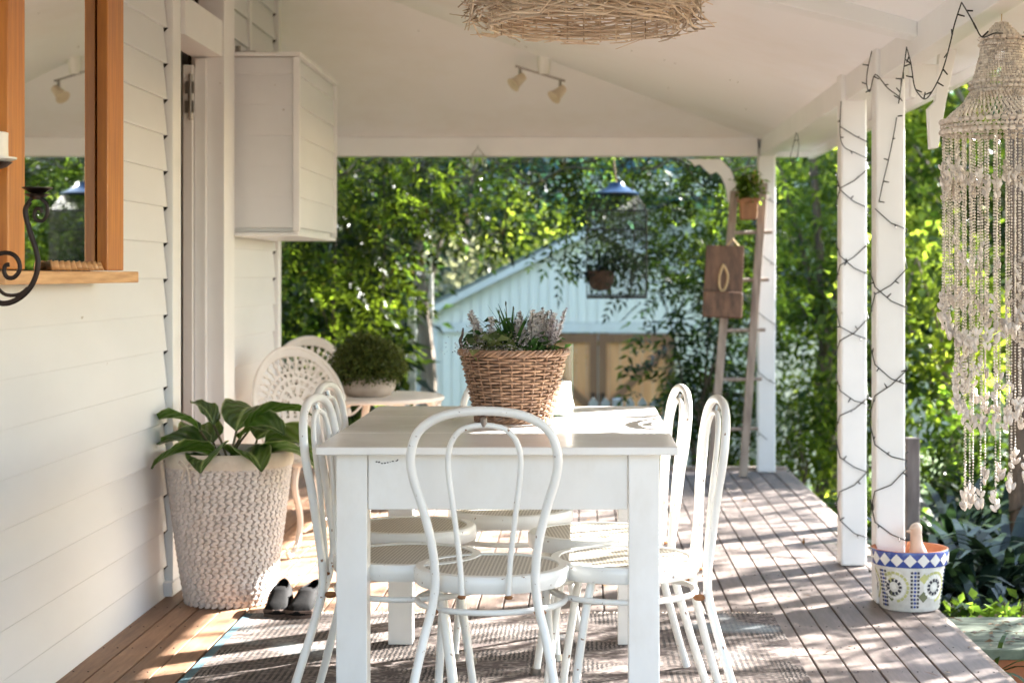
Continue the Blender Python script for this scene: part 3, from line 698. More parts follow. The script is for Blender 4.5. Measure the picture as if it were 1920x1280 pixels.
# picket fence
pf = E('picket_fence', 'white picket fence in front of the pale shed', 'fence', (.08, 14.0, gz(.5, 14)))
pz = CAMH - (744 - 515) * 14 / F - gz(.5, 14)
pk = MB().prism([(0, .05), (.07, .05), (.07, pz - .045), (.035, pz), (0, pz - .045)], 0, .018, 'Y').build('picket', M['white_fence'], pf)
for i in range(1, 18):
    if i in (2, 12): continue
    piece(pk, pf, (i * .098, 0, 0))
for x in (.19, 1.17):
    MB().box(x, x + .085, -.01, .075, 0, pz - .012).build('fence_post', M['white_fence'], pf, bev=.01)
for z in (.2, pz - .22): MB().box(-.02, 1.75, .02, .05, z, z + .06).build('rail', M['white_fence'], pf)

# slim posts seen among the garden
def simple(name, label, cat, mb, m, **k): return tag(mb.build(name, m, **k), label, cat)
x, y, z = P(772, 700, 13)
simple('blue_post', 'slim pale blue post left of the shed beside the grey trunk', 'post', MB().box(x - .03, x + .03, y - .03, y + .03, -.6, 1.02), M['shed_trim'], bev=.004)
x, y, z = P(1512, 700, 15)
simple('blue_post', 'slim pale post on the lawn right of the ladder', 'post', MB().box(x - .035, x + .035, y - .035, y + .035, -.9, .95), M['shed_trim'], bev=.004)
x, y, z = P(1562, 760, 15)
gs = MB().box(1.6, 2.15, 15.4, 15.46, -.8, .75)
simple('garden_screen', 'pale blue screen standing behind the lawn', 'screen', gs, M['shed'])
gs = MB().box(3.0, 4.1, 13.4, 13.46, -.8, .55)
simple('garden_screen', 'pale blue screen behind the multi-stemmed small tree', 'screen', gs, M['shed'])
x, y, z = P(1710, 820, 8.2)
simple('wooden_post', 'short weathered grey timber post behind the mosaic pot', 'post', MB().box(x - .032, x + .032, y - .03, y + .03, -.4, z), M['grey_post'], bev=.006)
tb = MB().tube([P(809, 512, 12.2), P(807, 560, 12.2), P(810, 606, 12.2)], [.012, .022, .012], 8)
tb.tube([P(809, 512, 12.2), P(809, 300, 12.2)], .002, 4)
simple('hanging_chime', 'slim white chime hanging left of the shed gable', 'wind chime', tb, M['frost'], smooth=True)

# ------------------------------------------------------------------ trees and planting
TR = lambda *a, **k: tree(*a, **k)
def at(px_, Y): return (px_ - 1085) * Y / F
# far background row
far = TR('tree', 'tall dark tree behind the shed roof, left of its peak', 'tree', (-1.5, 24.5, -1.4), 2.2, (2.1, 1.6, 2.9), 80, 80, .28, .16, 'leaf_far', r=.18, seed=11, group='trees at the back of the garden')
fars = [(-5.6, 24, .5, 1.15, 'large dark tree at the far left behind the vine'), (3.6, 23.5, 2.0, 1.0, 'dark bluish tree far behind the corner post'), (6.8, 22.5, 4.0, 1.1, 'dark bluish tree far behind the two lit posts'), (1.6, 30.5, 1.2, 1.45, 'tall tree above the teal roof behind the birdcage'), (-3.0, 31, 3.2, 1.5, 'tall tree above the teal roof further left'), (10, 24, 5.1, 1.25, 'dark tree far behind the shell chandelier'), (5.5, 31, .7, 1.5, 'tall tree beyond the teal roof on the right')]
for x, y, rz, s, lb in fars: dup(far, (x, y, -1.4), rz, lb, scale=(s, s, s))
# cream flowering bush by the shed
TR('bush', 'pale cream leaved bush left above the shed roof', 'bush', (at(890, 21.5) - .3, 22.3, -1.4), 1.0, (1.1, .8, 1.15), 60, 90, .16, .10, 'leaf_cream', r=.06, seed=5)
TR('bush', 'yellow green bush behind the shed peak', 'bush', (at(1000, 23), 23.4, -1.4), 1.6, (1.0, .8, 1.1), 60, 90, .2, .12, 'leaf_lime', r=.06, seed=6)
# grey trunk tree by the shed
TR('tree', 'tree with pale grey trunk left of the shed', 'tree', (at(793, 14), 14, -.7), 2.3, (1.0, .9, .75), 50, 60, .2, .11, 'leaf_dark', 'pale_bark', r=.075, seed=21, lean=0)
# dense left mass
TR('shrub', 'dense dark leafy shrub with some brown leaves beyond the house corner', 'shrub', (-2.05, 12.3, -.4), .5, (.88, .6, 1.6), 170, 7, .12, .15, 'leaf_vine', r=.05, seed=31, pinnate=4, width=.5, stems=3, inner=.2)
TR('shrub', 'dark green shrub behind the boxwood ball, right of the house corner', 'shrub', (-1.72, 12.9, -.5), .3, (.40, .5, 1.40), 90, 26, .12, .15, 'leaf_green', r=.05, seed=32, width=.5, stems=3, inner=.2)
TR('tree', 'dark tree filling the gap behind the left shrub', 'tree', (-3.0, 15.5, -1.0), .6, (1.7, 1.1, 2.3), 160, 100, .24, .14, 'leaf_dark', r=.12, seed=33, stems=2, inner=.2)
TR('tree', 'dark leafy tree between the left shrub and the grey trunk', 'tree', (-3.0, 17.0, -1.1), .8, (1.1, .8, 1.9), 80, 80, .22, .13, 'leaf_dark', r=.1, seed=36, inner=.2)

# hanging vines over the rear beam
def vine(label, seed, x0, x1, zlo, Yv, ncl, per, lm, leaf=.16, hang=()):
    rs = np.random.RandomState(seed); rr = random.Random(seed)
    root = E('climbing_vine', label, 'vine', ((x0 + x1) / 2, Yv, 2.0))
    mb = MB(); ox = (x0 + x1) / 2; cen = []
    for k in range(4):
        pts = [(x0 - ox + (x1 - x0) * u, rr.uniform(-.2, .2), rr.uniform(-.15, .12) + .1 * math.sin(u * 6 + k)) for u in np.linspace(0, 1, 7)]
        mb.tube(smooth_pts(pts, 3), .009, 5)
    for k in range(ncl):
        u = rr.random(); zz = zlo(u) if callable(zlo) else zlo
        cen.append((x0 - ox + (x1 - x0) * u, rr.uniform(-.35, .35), .12 - (2.12 - zz) * rr.random() ** 1.15))
    for (hx, hz, nn) in hang:
        for q in range(nn):
            f = q / nn; cen.append((hx - ox + rr.uniform(-.05, .05) + .06 * math.sin(q), rr.uniform(-.1, .1), .05 - (2.05 - hz) * f))
        mb.tube([(hx - ox, 0, .05), (hx - ox + .03, 0, (hz - 2) * .5), (hx - ox, 0, hz - 2)], .006, 5)
    mb.build('stem', M['stem'], root, smooth=True, fixn=False)
    quads_obj('foliage', clump_leaves(rs, np.array(cen), per, .085, leaf, .42, 4), M[lm], root)
    return root
vine('leafy vine hanging from the far beam beside the white clad box', 41, -2.0, -1.0, lambda u: 1.2 + .35 * u, 11.6, 90, 4, 'leaf_vine', hang=((-1.3, .95, 12),))
vine('leafy vine hanging from the far beam above the flower basket', 42, -1.1, .1, lambda u: 1.62 - .12 * math.sin(u * 3.1), 11.7, 52, 4, 'leaf_vine', hang=((-.50, 1.45, 6),))
vine('leafy vine hanging behind the birdcage', 43, 0.0, .75, lambda u: 1.38 - .1 * u, 11.9, 56, 4, 'leaf_green', hang=((-.1, 1.25, 7), (.35, 1.05, 9)))
vine('leafy vine hanging from the beam behind the ladder', 44, .6, 1.35, lambda u: 1.0, 12.0, 74, 4, 'leaf_green')
TR('shrub', 'feathery green shrub behind the ladder, right of the shed doors', 'shrub', (1.0, 12.6, -.5), .15, (.42, .4, 1.25), 60, 5, .12, .2, 'leaf_green', r=.05, seed=34, pinnate=4, stems=3, inner=.1)
TR('shrub', 'low feathery shrub in front of the barn doors', 'shrub', (1.05, 13.4, -.6), .1, (.30, .3, .7), 36, 4, .1, .18, 'leaf_green', r=.03, seed=35, pinnate=4, stems=3, inner=.1)
# bright leaves right of the corner post
TR('tree', 'bright lime leaved tree between the corner post and the lit posts', 'tree', (at(1545, 13.5), 13.5, -.6), .9, (.62, .6, 1.5), 90, 6, .14, .22, 'leaf_lime', 'bark', r=.09, seed=51, pinnate=3, inner=.15, lean=.02)
TR('shrub', 'low lime leaved shrub at the foot of the corner post', 'shrub', (at(1478, 12), 12.2, -.4), .1, (.13, .2, .42), 18, 5, .09, .16, 'leaf_lime', r=.02, seed=52, pinnate=3, stems=3, inner=.1)
TR('tree', 'sunlit green tree with dark trunk behind the two lit posts', 'tree', (at(1560, 16.5), 17.0, -1.0), 1.6, (1.3, 1.0, 1.5), 110, 60, .2, .13, 'leaf_green', r=.14, seed=53, lean=0)
TR('tree', 'bright green tree right of the two lit posts', 'tree', (at(1800, 15), 15.0, -.8), 1.9, (1.25, .9, 1.35), 120, 50, .18, .13, 'leaf_lime', 'pale_bark', r=.09, seed=54, stems=2)
TR('tree', 'small multi-stemmed tree with lime leaves behind the shell chandelier', 'tree', (at(1745, 11), 11.0, -.4), .9, (.55, .45, .5), 60, 34, .1, .085, 'leaf_lime', 'pale_bark', r=.07, seed=55, stems=4, width=.55)
TR('tree', 'green tree filling the garden behind the chandelier strands', 'tree', (at(1930, 13), 13.0, -.6), .8, (.8, .6, 1.2), 80, 50, .16, .11, 'leaf_green', r=.09, seed=56, stems=2, inner=.2)
TR('shrub', 'small leaved bush at the deck edge between the lit posts and the lawn', 'shrub', (1.55, 9.3, -.38), .03, (.2, .35, .30), 40, 26, .06, .045, 'leaf_herb', r=.012, seed=57, stems=4, width=.6, inner=.1)
# trunk on the right edge
tk = MB().tube(smooth_pts([(at(1925, 9), 9, -.45), (at(1915, 9), 9, .2), (at(1925, 9), 9.1, 1.2), (at(1900, 9), 9.2, 3)], 4), [.075 - .002 * i for i in range(13)], 10)
simple('bare_tree', 'brown tree trunk rising at the right edge of the garden', 'tree', tk, M['bark'], smooth=True)
# trees towards the sun, which dapple the deck
sunt = TR('tree', 'open crowned tree beyond the garden on the sunny side', 'tree', (6.2, 10.4, -.4), 2.8, (1.9, 1.9, 1.5), 100, 30, .19, .105, 'leaf_green', 'pale_bark', r=.13, seed=61, group='open crowned trees on the sunny side')
for x, y, rz, s, lb in [(7.4, 14.6, 1.3, 1.1, 'open crowned tree further back on the sunny side'), (3.9, 7.6, 2.6, .72, 'small open crowned tree close to the porch'), (9.5, 12.0, 4.2, 1.35, 'taller open crowned tree behind the others on the sunny side')]:
    dup(sunt, (x, y, -.4), rz, lb, scale=(s, s, s))

tall = TR('tree', 'tall garden tree towards the sun beyond the lawn', 'tree', (9.7, 20.3, -.9), 7.9, (2.6, 2.6, 2.2), 80, 60, .28, .16, 'leaf_dark', r=.2, seed=71, group='tall trees towards the sun')  # out of view, added to keep sun off the vines
for x, y, rz, s, lb in [(12.8, 22.0, 1.1, 1.05, 'farther tall unseen tree added towards the sun for shade')]:
    dup(tall, (x, y, -.9), rz, lb, scale=(s, s, s))

TR('shrub', 'mid green shrub behind the dark strappy plants at the right', 'shrub', (at(1830, 10.2), 10.3, -.38), .15, (.55, .35, .42), 60, 30, .09, .06, 'leaf_herb', r=.02, seed=81, stems=4, width=.55, inner=.1)
TR('shrub', 'leafy green shrub filling the gap past the lawn edge', 'shrub', (at(1640, 11.5), 12.6, -.4), .1, (.45, .35, .5), 50, 30, .1, .08, 'leaf_lime', r=.02, seed=82, stems=3, width=.5, inner=.1)
# strappy plants along the deck
def strap_plant(label, loc, seed, n=34, L0=.5, lm='leaf_strap', w=.035, name='strappy_plant'):
    rr = random.Random(seed); root = E(name, label, 'plant', loc); V = []
    for i in range(n):
        a = rr.uniform(0, 2 * PI); el = rr.uniform(.35, 1.35); L_ = L0 * rr.uniform(.7, 1.15); d = Vector((math.cos(a), math.sin(a), 0)); s_ = Vector((-d.y, d.x, 0))
        p = Vector((0, 0, 0)); seg = 6; ang = el; prev = None
        for q in range(seg + 1):
            f = q / seg; ww = w * .5 * (math.sin(PI * min(.98, f * .85 + .14)))
            cur = (p - s_ * ww, p + s_ * ww)
            if prev: V += [prev[0], prev[1], cur[1], cur[0]]
            prev = cur; p = p + (d * math.cos(ang) + Vector((0, 0, math.sin(ang)))) * L_ / seg; ang -= .26
    quads_obj('leaves', np.array([tuple(v) for v in V]), M[lm], root)
    return root
for i, (px_, Y, L0, lb) in enumerate([(1760, 7.7, .68, 'dark strappy plant right behind the mosaic pot and grey post'), (1830, 7.5, .72, 'dark strappy plant under the longest shell strands'), (1890, 7.9, .72, 'dark strappy plant at the foot of the right tree trunk'), (1740, 7.1, .5, 'low dark strappy plant just behind the mosaic pot'), (1850, 6.95, .5, 'dark strappy plant behind the green herbs'), (1790, 9.2, .8, 'big dark strappy clump under the small multi-stemmed tree'), (1880, 9.8, .8, 'big dark strappy clump further along by the tree trunk')]):
    strap_plant(lb, (at(px_, Y), Y, -.38), 70 + i, 110, L0 * 1.1, w=.05)
strap_plant('slender arching green weed at the deck edge by the step', (1.42, 6.15, -.2), 77, 9, .34, 'leaf_herb', .016, 'weed')
strap_plant('slender green weed hanging over the end of the step', (1.36, 5.75, -.12), 78, 8, .24, 'leaf_herb', .016, 'weed')
def herb(label, loc, seed, h, n, leaf=.06, lm='leaf_herb'):
    rs = np.random.RandomState(seed); rr = random.Random(seed); root = E('leafy_herb', label, 'plant', loc); mb = MB(); cen = []
    for i in range(n):
        a = rr.uniform(0, 2 * PI); r_ = rr.uniform(.02, .14); hh = h * rr.uniform(.6, 1.1)
        p0 = (r_ * .4 * math.cos(a), r_ * .4 * math.sin(a), 0); p1 = (r_ * math.cos(a), r_ * math.sin(a), hh)
        mb.tube([p0, p1], .004, 5)
        for f in (.35, .5, .65, .8, .92, 1.0): cen.append([p0[j] + (p1[j] - p0[j]) * f for j in range(3)])
    mb.build('stem', M['stem'], root, fixn=False)
    quads_obj('leaves', clump_leaves(rs, np.array(cen), 5, .02, leaf, .55), M[lm], root); return root
for i, (px_, Y, h_, lb) in enumerate([(1800, 6.7, .30, 'tall bright green herb right of the mosaic pot'), (1850, 6.6, .27, 'bright green herb clump beyond the mossy step'), (1790, 6.45, .2, 'low green herb touching the mosaic pot'), (1900, 6.7, .3, 'pale leaved herb at the right edge above the step')]):
    herb(lb, (at(px_, Y), Y, -.36), 90 + i, h_, 8)

# step beside the deck
st = E('garden_step', 'mossy green timber step beside the deck right of the mosaic pot', 'step', (1.6, 6.06, -.38))
for q in range(4): MB().box(-.30, .95, -.28 + q * .14, -.28 + q * .14 + .134, .305, .34).build('step_board', M['step'], st, bev=.004)
MB().box(-.28, .92, -.25, .25, 0, .304).build('step_base', M['terracotta'], st)
lt = quads_obj('leaf_litter', kites(np.stack([rs.uniform(1.3, 2.6, 900), rs.uniform(5, 8.5, 900), np.full(900, -.36)], 1), np.stack([rs.normal(size=900), rs.normal(size=900), rs.uniform(0, .3, 900)], 1), rs.normal(size=(900, 3)) * .3 + np.array([[0, 0, 1]]), rs.uniform(.04, .1, 900), rs.uniform(.02, .035, 900)), M['leaf_cream'])
sl_ = quads_obj('step_litter', kites(np.stack([rs.uniform(1.32, 2.4, 160), rs.uniform(5.8, 6.33, 160), np.full(160, -.034)], 1), np.stack([rs.normal(size=160), rs.normal(size=160), rs.uniform(0, .2, 160)], 1), rs.normal(size=(160, 3)) * .2 + np.array([[0, 0, 1]]), rs.uniform(.02, .05, 160), rs.uniform(.008, .02, 160)), M['leaf_dry'])
sl_['kind'] = 'stuff'; sl_['label'] = 'dry leaves lying on the mossy garden step'
lt['kind'] = 'stuff'; lt['label'] = 'dry leaves scattered over the garden bed'

# ------------------------------------------------------------------ rug
rug = MB().box(-.92, .92, -1.9, 1.9, 0, .006).build('rug', M['rug'], loc=(-.243, 4.25, .003)); tag(rug, 'flat woven rug with brown bands and blue edges under the table', 'rug')
fr = MB()
for i in range(170):
    x = -.91 + i * .0107; fr.tube([(x, 1.9, .004), (x + rnd.uniform(-.008, .008), 1.9 + rnd.uniform(.02, .045), .003)], .0022, 4)
f_ = fr.build('fringe', M['cloth'], rug, kind='stuff', fixn=False)

dl_ = np.random.RandomState(44); n = 46
fx = dl_.uniform(-.1, 1.25, n); fy = dl_.uniform(5.0, 10.5, n)
fl = quads_obj('fallen_leaves', kites(np.stack([fx, fy, np.full(n, .004)], 1), np.stack([dl_.normal(size=n), dl_.normal(size=n), np.full(n, .05)], 1), np.tile([[0, 0, 1.]], (n, 1)) + dl_.normal(size=(n, 3)) * .15, dl_.uniform(.02, .05, n), dl_.uniform(.01, .018, n), .25, -.1), M['leaf_dry'])
fl['kind'] = 'stuff'; fl['label'] = 'small dry leaves blown onto the deck boards'
# ------------------------------------------------------------------ dining table
tx0, tx1, ty0, ty1 = -.654, .248, 4.37, 5.745
tcx, tcy = (tx0 + tx1) / 2, (ty0 + ty1) / 2
tbl = E('dining_table', 'white painted wooden dining table in the middle of the rug', 'table', (tcx, tcy, 0))
wx, wy = (tx1 - tx0) / 2, (ty1 - ty0) / 2
poly = [(-wx, .762), (-wx, .752), (-wx + .012, .742), (wx - .012, .742), (wx, .752), (wx, .762)]
for i, (a, bq) in enumerate(((-wy, -wy + .40), (-wy + .402, wy - .42), (wy - .418, wy))):
    MB().box(-wx, wx, a, bq, .742, .762).build('tabletop_board', M['table'], tbl, bev=.003)
ins = .045
for x in (-wx + ins, wx - ins - .078):
    for y in (-wy + ins, wy - ins - .078):
        MB().box(x, x + .078, y, y + .078, .009, .7415).build('leg', M['table'], tbl, bev=.003)
MB().box(-wx + ins + .080, wx - ins - .080, -wy + ins + .010, -wy + ins + .03, .60, .7405).build('apron', M['table'], tbl, bev=.002)
MB().box(-wx + ins + .080, wx - ins - .080, wy - ins - .03, wy - ins - .010, .60, .7405).build('apron', M['table'], tbl, bev=.002)
for sg in (-1, 1):
    a = sg * (wx - ins - .010); bq = sg * (wx - ins - .03)
    MB().box(min(a, bq), max(a, bq), -wy + ins + .080, wy - ins - .080, .60, .7405).build('apron', M['table'], tbl, bev=.002)
dk = MB()
for q in range(9):
    x = -wx + ins + .10 + q * .007 + rnd.uniform(-.002, .002); z = .722 - .006 * math.sin(q * .5) + rnd.uniform(-.002, .002)
    dk.blob((x, -wy + ins + .0095, z), rnd.uniform(.0015, .0035), .0012, rnd.uniform(.0012, .003), k=6, m=3)
dk.build('chipped_paint', M['dark_gap'], tbl)

# ------------------------------------------------------------------ bentwood style chairs
def make_chair(label, loc, rz):
    r = E('dining_chair', label, 'chair', loc, rz, 'white metal bentwood-style chairs round the table')
    MB().lathe([(.150, .430), (.190, .410), (.196, .418), (.197, .447), (.192, .453), (.172, .4535), (.170, .450)], 44).build('seat_rim', M['chair'], r, smooth=True)
    MB().lathe([(.0005, .4512), (.09, .4508), (.171, .4500)], 44).build('cane_seat', M['cane'], r, smooth=True)
    MB().lathe([(.0005, .428), (.151, .430)], 32).build('seat_base', M['chair'], r)
    half = [(.200, -.298, .012), (.180, -.256, .15), (.150, -.215, .30), (.130, -.200, .38), (.122, -.203, .45), (.130, -.214, .54), (.152, -.222, .63), (.173, -.230, .70), (.178, -.236, .755), (.158, -.243, .812), (.108, -.248, .847), (.04, -.250, .861)]
    pts = half + [(-x, y, z) for x, y, z in half[::-1]]
    MB().tube(smooth_pts(pts, 4), .0112, 12).build('back_frame', M['chair'], r, smooth=True)
    hi = [(.056, -.205, .405), (.062, -.210, .50), (.076, -.218, .62), (.088, -.228, .72), (.083, -.234, .775), (.060, -.239, .812), (.022, -.242, .826)]
    pts = hi + [(-x, y, z) for x, y, z in hi[::-1]]
    MB().tube(smooth_pts(pts, 4), .0070, 10).build('inner_hoop', M['chair'], r, smooth=True)
    MB().tube([(0, -.242, .826), (0, -.248, .845)], .008, 8).build('spacer', M['steel'], r)
    n = 44; ring = [(.188 * math.cos(2 * PI * i / n), .188 * math.sin(2 * PI * i / n), .365) for i in range(n)]
    MB().tube(ring, .0078, 10, closed=True).build('leg_ring', M['chair'], r, smooth=True)
    for sg in (-1, 1):
        MB().tube(smooth_pts([(sg * .128, .095, .425), (sg * .138, .120, .30), (sg * .158, .160, .012)], 4), .0110, 10).build('leg', M['chair'], r, smooth=True)
        MB().tube([(sg * .1575, .160, .028), (sg * .159, .162, .009)], .0165, 10).build('leg_cap', M['steel'], r, smooth=True)
    rb = MB()
    for sg in (-1, 1):
        rb.blob((sg * .132, -.178, .365), .016, .017, .009, k=8, m=4)
        rb.blob((sg * .057, -.207, .407), .0112, .0112, .006, k=8, m=4)
    rb.build('rust_patch', M['rust'], r, smooth=True)
    return r
ch = make_chair('white chair at the near end of the table, its back to the viewer', (-.222, 4.484, .0), math.radians(-1.5))
dup(ch, (.120, 4.62, 0), math.radians(95), 'near white chair on the right long side of the table')
dup(ch, (.05, 5.07, 0), math.radians(96), 'far white chair on the right long side of the table')
dup(ch, (-.452, 4.66, 0), math.radians(-95), 'near white chair on the left long side, in front of the shoes')
dup(ch, (-.50, 5.20, 0), math.radians(-95), 'far white chair on the left long side of the table')
dup(ch, (-.215, 5.56, 0), math.radians(177), 'white chair at the far end of the table behind the flower basket')
# ------------------------------------------------------------------ flower basket on the table
bk = E('wicker_basket', 'brown wicker basket full of flowers on the white table', 'basket', (-.19, 5.14, .763))
H_ = .20
def Rb(z): return .104 + (.152 - .104) * (z / H_)
ns = 26
w_ = MB(); rows = 23
for r_i in range(rows):
    z = .006 + r_i * (H_ - .012) / (rows - 1); pts = []
    for j in range(ns * 4):
        a = 2 * PI * j / (ns * 4); pts.append(((Rb(z) + .0062 * math.sin(ns / 2 * a + PI * (r_i % 2))) * math.cos(a), (Rb(z) + .0062 * math.sin(ns / 2 * a + PI * (r_i % 2))) * math.sin(a), z + .0012 * math.sin(a * 3 + r_i)))
    w_.tube(pts, .0037, 6, closed=True)
o = w_.build('weave', M['wicker'], bk, smooth=True, fixn=False)
w_ = MB()
for j in range(ns):
    a = 2 * PI * (j + .5) / ns; w_.tube([(Rb(0) * math.cos(a), Rb(0) * math.sin(a), 0), (Rb(H_) * math.cos(a), Rb(H_) * math.sin(a), H_)], .0032, 5)
w_.build('stakes', M['wicker'], bk, fixn=False)
w_ = MB()
for k in range(4):
    pts = [((.155 + .006 * math.cos(14 * a + k * PI / 2)) * math.cos(a), (.155 + .006 * math.cos(14 * a + k * PI / 2)) * math.sin(a), H_ + .002 + .007 * math.sin(14 * a + k * PI / 2)) for a in np.linspace(0, 2 * PI, 140, endpoint=False)]
    w_.tube(pts, .0042, 6, closed=True)
w_.build('braided_rim', M['wicker'], bk, smooth=True, fixn=False)
w_ = MB()
for k in range(3):
    pts = [((.108 + .005 * math.cos(12 * a + k * 2.1)) * math.cos(a), (.108 + .005 * math.cos(12 * a + k * 2.1)) * math.sin(a), .006 + .005 * math.sin(12 * a + k * 2.1)) for a in np.linspace(0, 2 * PI, 110, endpoint=False)]
    w_.tube(pts, .004, 6, closed=True)
w_.build('base_braid', M['wicker'], bk, smooth=True, fixn=False)
MB().lathe([(.0005, .004), (.092, .004), (.136, .185), (.13, .17), (.0005, .17)], 28).build('moss', M['soil'], bk)
MB().tube(smooth_pts([(-.148, .0, .19), (-.150, -.01, .215), (-.156, 0, .235), (-.150, 0, .25), (-.1475, 0, .272)], 3), [.0052] * 7 + [.0048, .0045, .004, .0035, .003, .002], 7).build('twig_handle', M['bark'], bk, smooth=True)

def quad_spray(name, label, cat, loc, V, lm, stems=None, stm='stem'):
    r = E(name, label, cat, loc)
    if stems: stems.build('stem', M[stm], r, fixn=False)
    quads_obj('florets' if lm in ('floret', 'lilac') else 'leaves', V, M[lm], r, 'stuff'); return r
BZ = .763 + .178
def spike_flower(label, x, y, h, n, seed, r0, lm, lean=(0, 0)):
    rs = np.random.RandomState(seed); mb = MB(); cs = []
    for i in range(n):
        a = rs.uniform(0, 2 * PI); rr_ = rs.uniform(0, .03); hh = h * rs.uniform(.75, 1.08)
        p0 = np.array([rr_ * math.cos(a) * .5, rr_ * math.sin(a) * .5, 0]); p1 = np.array([rr_ * math.cos(a) * 1.8 + lean[0] * hh, rr_ * math.sin(a) * 1.8 + lean[1] * hh, hh])
        mb.tube([tuple(p0), tuple((p0 + p1) / 2 + np.array([0, 0, .003])), tuple(p1)], .0011, 4)
        for f in np.linspace(.38, 1.0, 13):
            c = p0 + (p1 - p0) * f
            for q in range(6): cs.append((c, f))
    C = np.array([c for c, f in cs]); Fq = np.array([f for c, f in cs]); n_ = len(C)
    D = rs.normal(size=(n_, 3)); D[:, 2] = abs(D[:, 2]) * .6 + .4
    V = kites(C, D, rs.normal(size=(n_, 3)), 1.15 * r0 * (1.25 - .75 * (Fq - .38) / .62), np.full(n_, r0 * .38))
    return quad_spray('flower_spray', label, 'flowers', (-.19 + x, 5.14 + y, BZ), V, lm, mb)
spike_flower('pale feathery lavender spikes at the right of the flower basket', .10, -.02, .145, 8, 201, .014, 'lilac', (.12, 0))
spike_flower('dusty pink lilac spray at the left of the flower basket', -.075, -.03, .13, 3, 202, .02, 'floret', (-.35, 0))
spike_flower('thick pale lilac sprays in the middle right of the basket', .045, -.01, .14, 9, 203, .021, 'floret', (.05, 0))
spike_flower('pale flower spray at the back of the basket', .07, .06, .13, 8, 204, .022, 'floret')
def blade_tuft(label, x, y, h, n, seed, w=.011):
    rr = random.Random(seed); V = []
    for i in range(n):
        a = rr.uniform(0, 2 * PI); el = rr.uniform(.95, 1.5); d = Vector((math.cos(a), math.sin(a), 0)); s_ = Vector((-d.y, d.x, 0)) * (w / 2)
        p = Vector((0, 0, 0)); prev = None; L_ = h * rr.uniform(.6, 1.1); ang = el
        for q in range(5):
            ww = (1, 1.1, .9, .55, .05)[q]; cur = (p - s_ * ww, p + s_ * ww)
            if prev: V += [prev[0], prev[1], cur[1], cur[0]]
            prev = cur; p = p + (d * math.cos(ang) + Vector((0, 0, math.sin(ang)))) * L_ / 4; ang -= .12
    return quad_spray('grass_tuft', label, 'plant', (-.19 + x, 5.14 + y, BZ), np.array([tuple(v) for v in V]), 'tuft')
blade_tuft('tall green blade tuft in the middle of the flower basket', -.005, -.02, .165, 30, 211, .013)
blade_tuft('short green blade tuft at the front of the flower basket', .055, -.09, .075, 20, 212)
blade_tuft('green blade tuft left of the middle in the flower basket', -.035, -.02, .10, 16, 213, .008)
mb = MB()
for dx, dz, hh in ((-.010, 0, .165), (-.03, .0, .14), (.012, 0, .15)):
    mb.tube([(-.19 + dx, 5.12, BZ), (-.19 + dx - .012, 5.12, BZ + hh)], [.0016, .0012], 5); mb.blob((-.19 + dx - .012, 5.12, BZ + hh), .0025, .0025, .008, k=6, m=4)
simple('grass_spike', 'thin dark grass spikes standing above the flower basket', 'plant', mb, M['stem'])
rs = np.random.RandomState(220)
def leafpile(label, x, y, n, sx_, sz_, L_, wd, lm, seed, zc=.03):
    rs = np.random.RandomState(seed); C = np.stack([rs.normal(size=n) * sx_, rs.normal(size=n) * sx_ * .7, np.abs(rs.normal(size=n)) * sz_ + zc], 1)
    D = np.stack([rs.normal(size=n), rs.normal(size=n) - .4, rs.normal(size=n) * .6], 1)
    Nn = np.stack([rs.normal(size=n) * .5, -np.ones(n) * .6, np.ones(n)], 1)
    L2 = L_ * rs.uniform(.6, 1.2, n)
    return quad_spray('foliage_sprig', label, 'plant', (-.19 + x, 5.14 + y, BZ), kites(C, D, Nn, L2, L2 * wd), lm)
leafpile('broad green leaves behind the flowers in the basket', .0, .03, 80, .038, .035, .05, .35, 'tuft', 226)
leafpile('ivy leaves at the front left of the flower basket', -.06, -.07, 46, .034, .02, .038, .85, 'ivy', 221)
leafpile('green serrated leaves at the left of the flower basket', -.085, 0, 50, .03, .035, .05, .5, 'tuft', 222)
leafpile("tiny white baby's breath blossoms spilling over the left rim", -.10, -.075, 420, .034, .02, .0065, .8, 'floret', 223, .02)
leafpile("tiny white baby's breath blossoms at the front middle of the basket", .0, -.10, 260, .028, .022, .0065, .8, 'floret', 224, .02)
leafpile('dark filler leaves at the right of the flower basket', .07, -.03, 80, .045, .02, .04, .5, 'leaf', 225) if 'leaf' in M else leafpile('dark filler leaves at the right of the flower basket', .065, -.02, 70, .03, .02, .035, .5, 'tuft', 225)

# candle in a glass
cd = MB().lathe([(.0005, .0), (.044, 0), (.046, .004), (.046, .092), (.043, .097), (.02, .094), (.0005, .093)], 36, (-.068, 5.34, .7705)); cd.tube([(-.068, 5.34, .862), (-.067, 5.34, .875)], .001, 5)
simple('pillar_candle', 'thick white pillar candle in the glass behind the basket', 'candle', cd, M['candle'], smooth=True)
gl = MB().lathe([(.0005, .0005), (.060, .0005), (.062, .005), (.062, .215), (.0625, .218)], 48, (-.077, 5.36, .763))
simple('glass_cylinder', 'clear glass hurricane cylinder round the white candle', 'candle holder', gl, M['glass'], smooth=True)

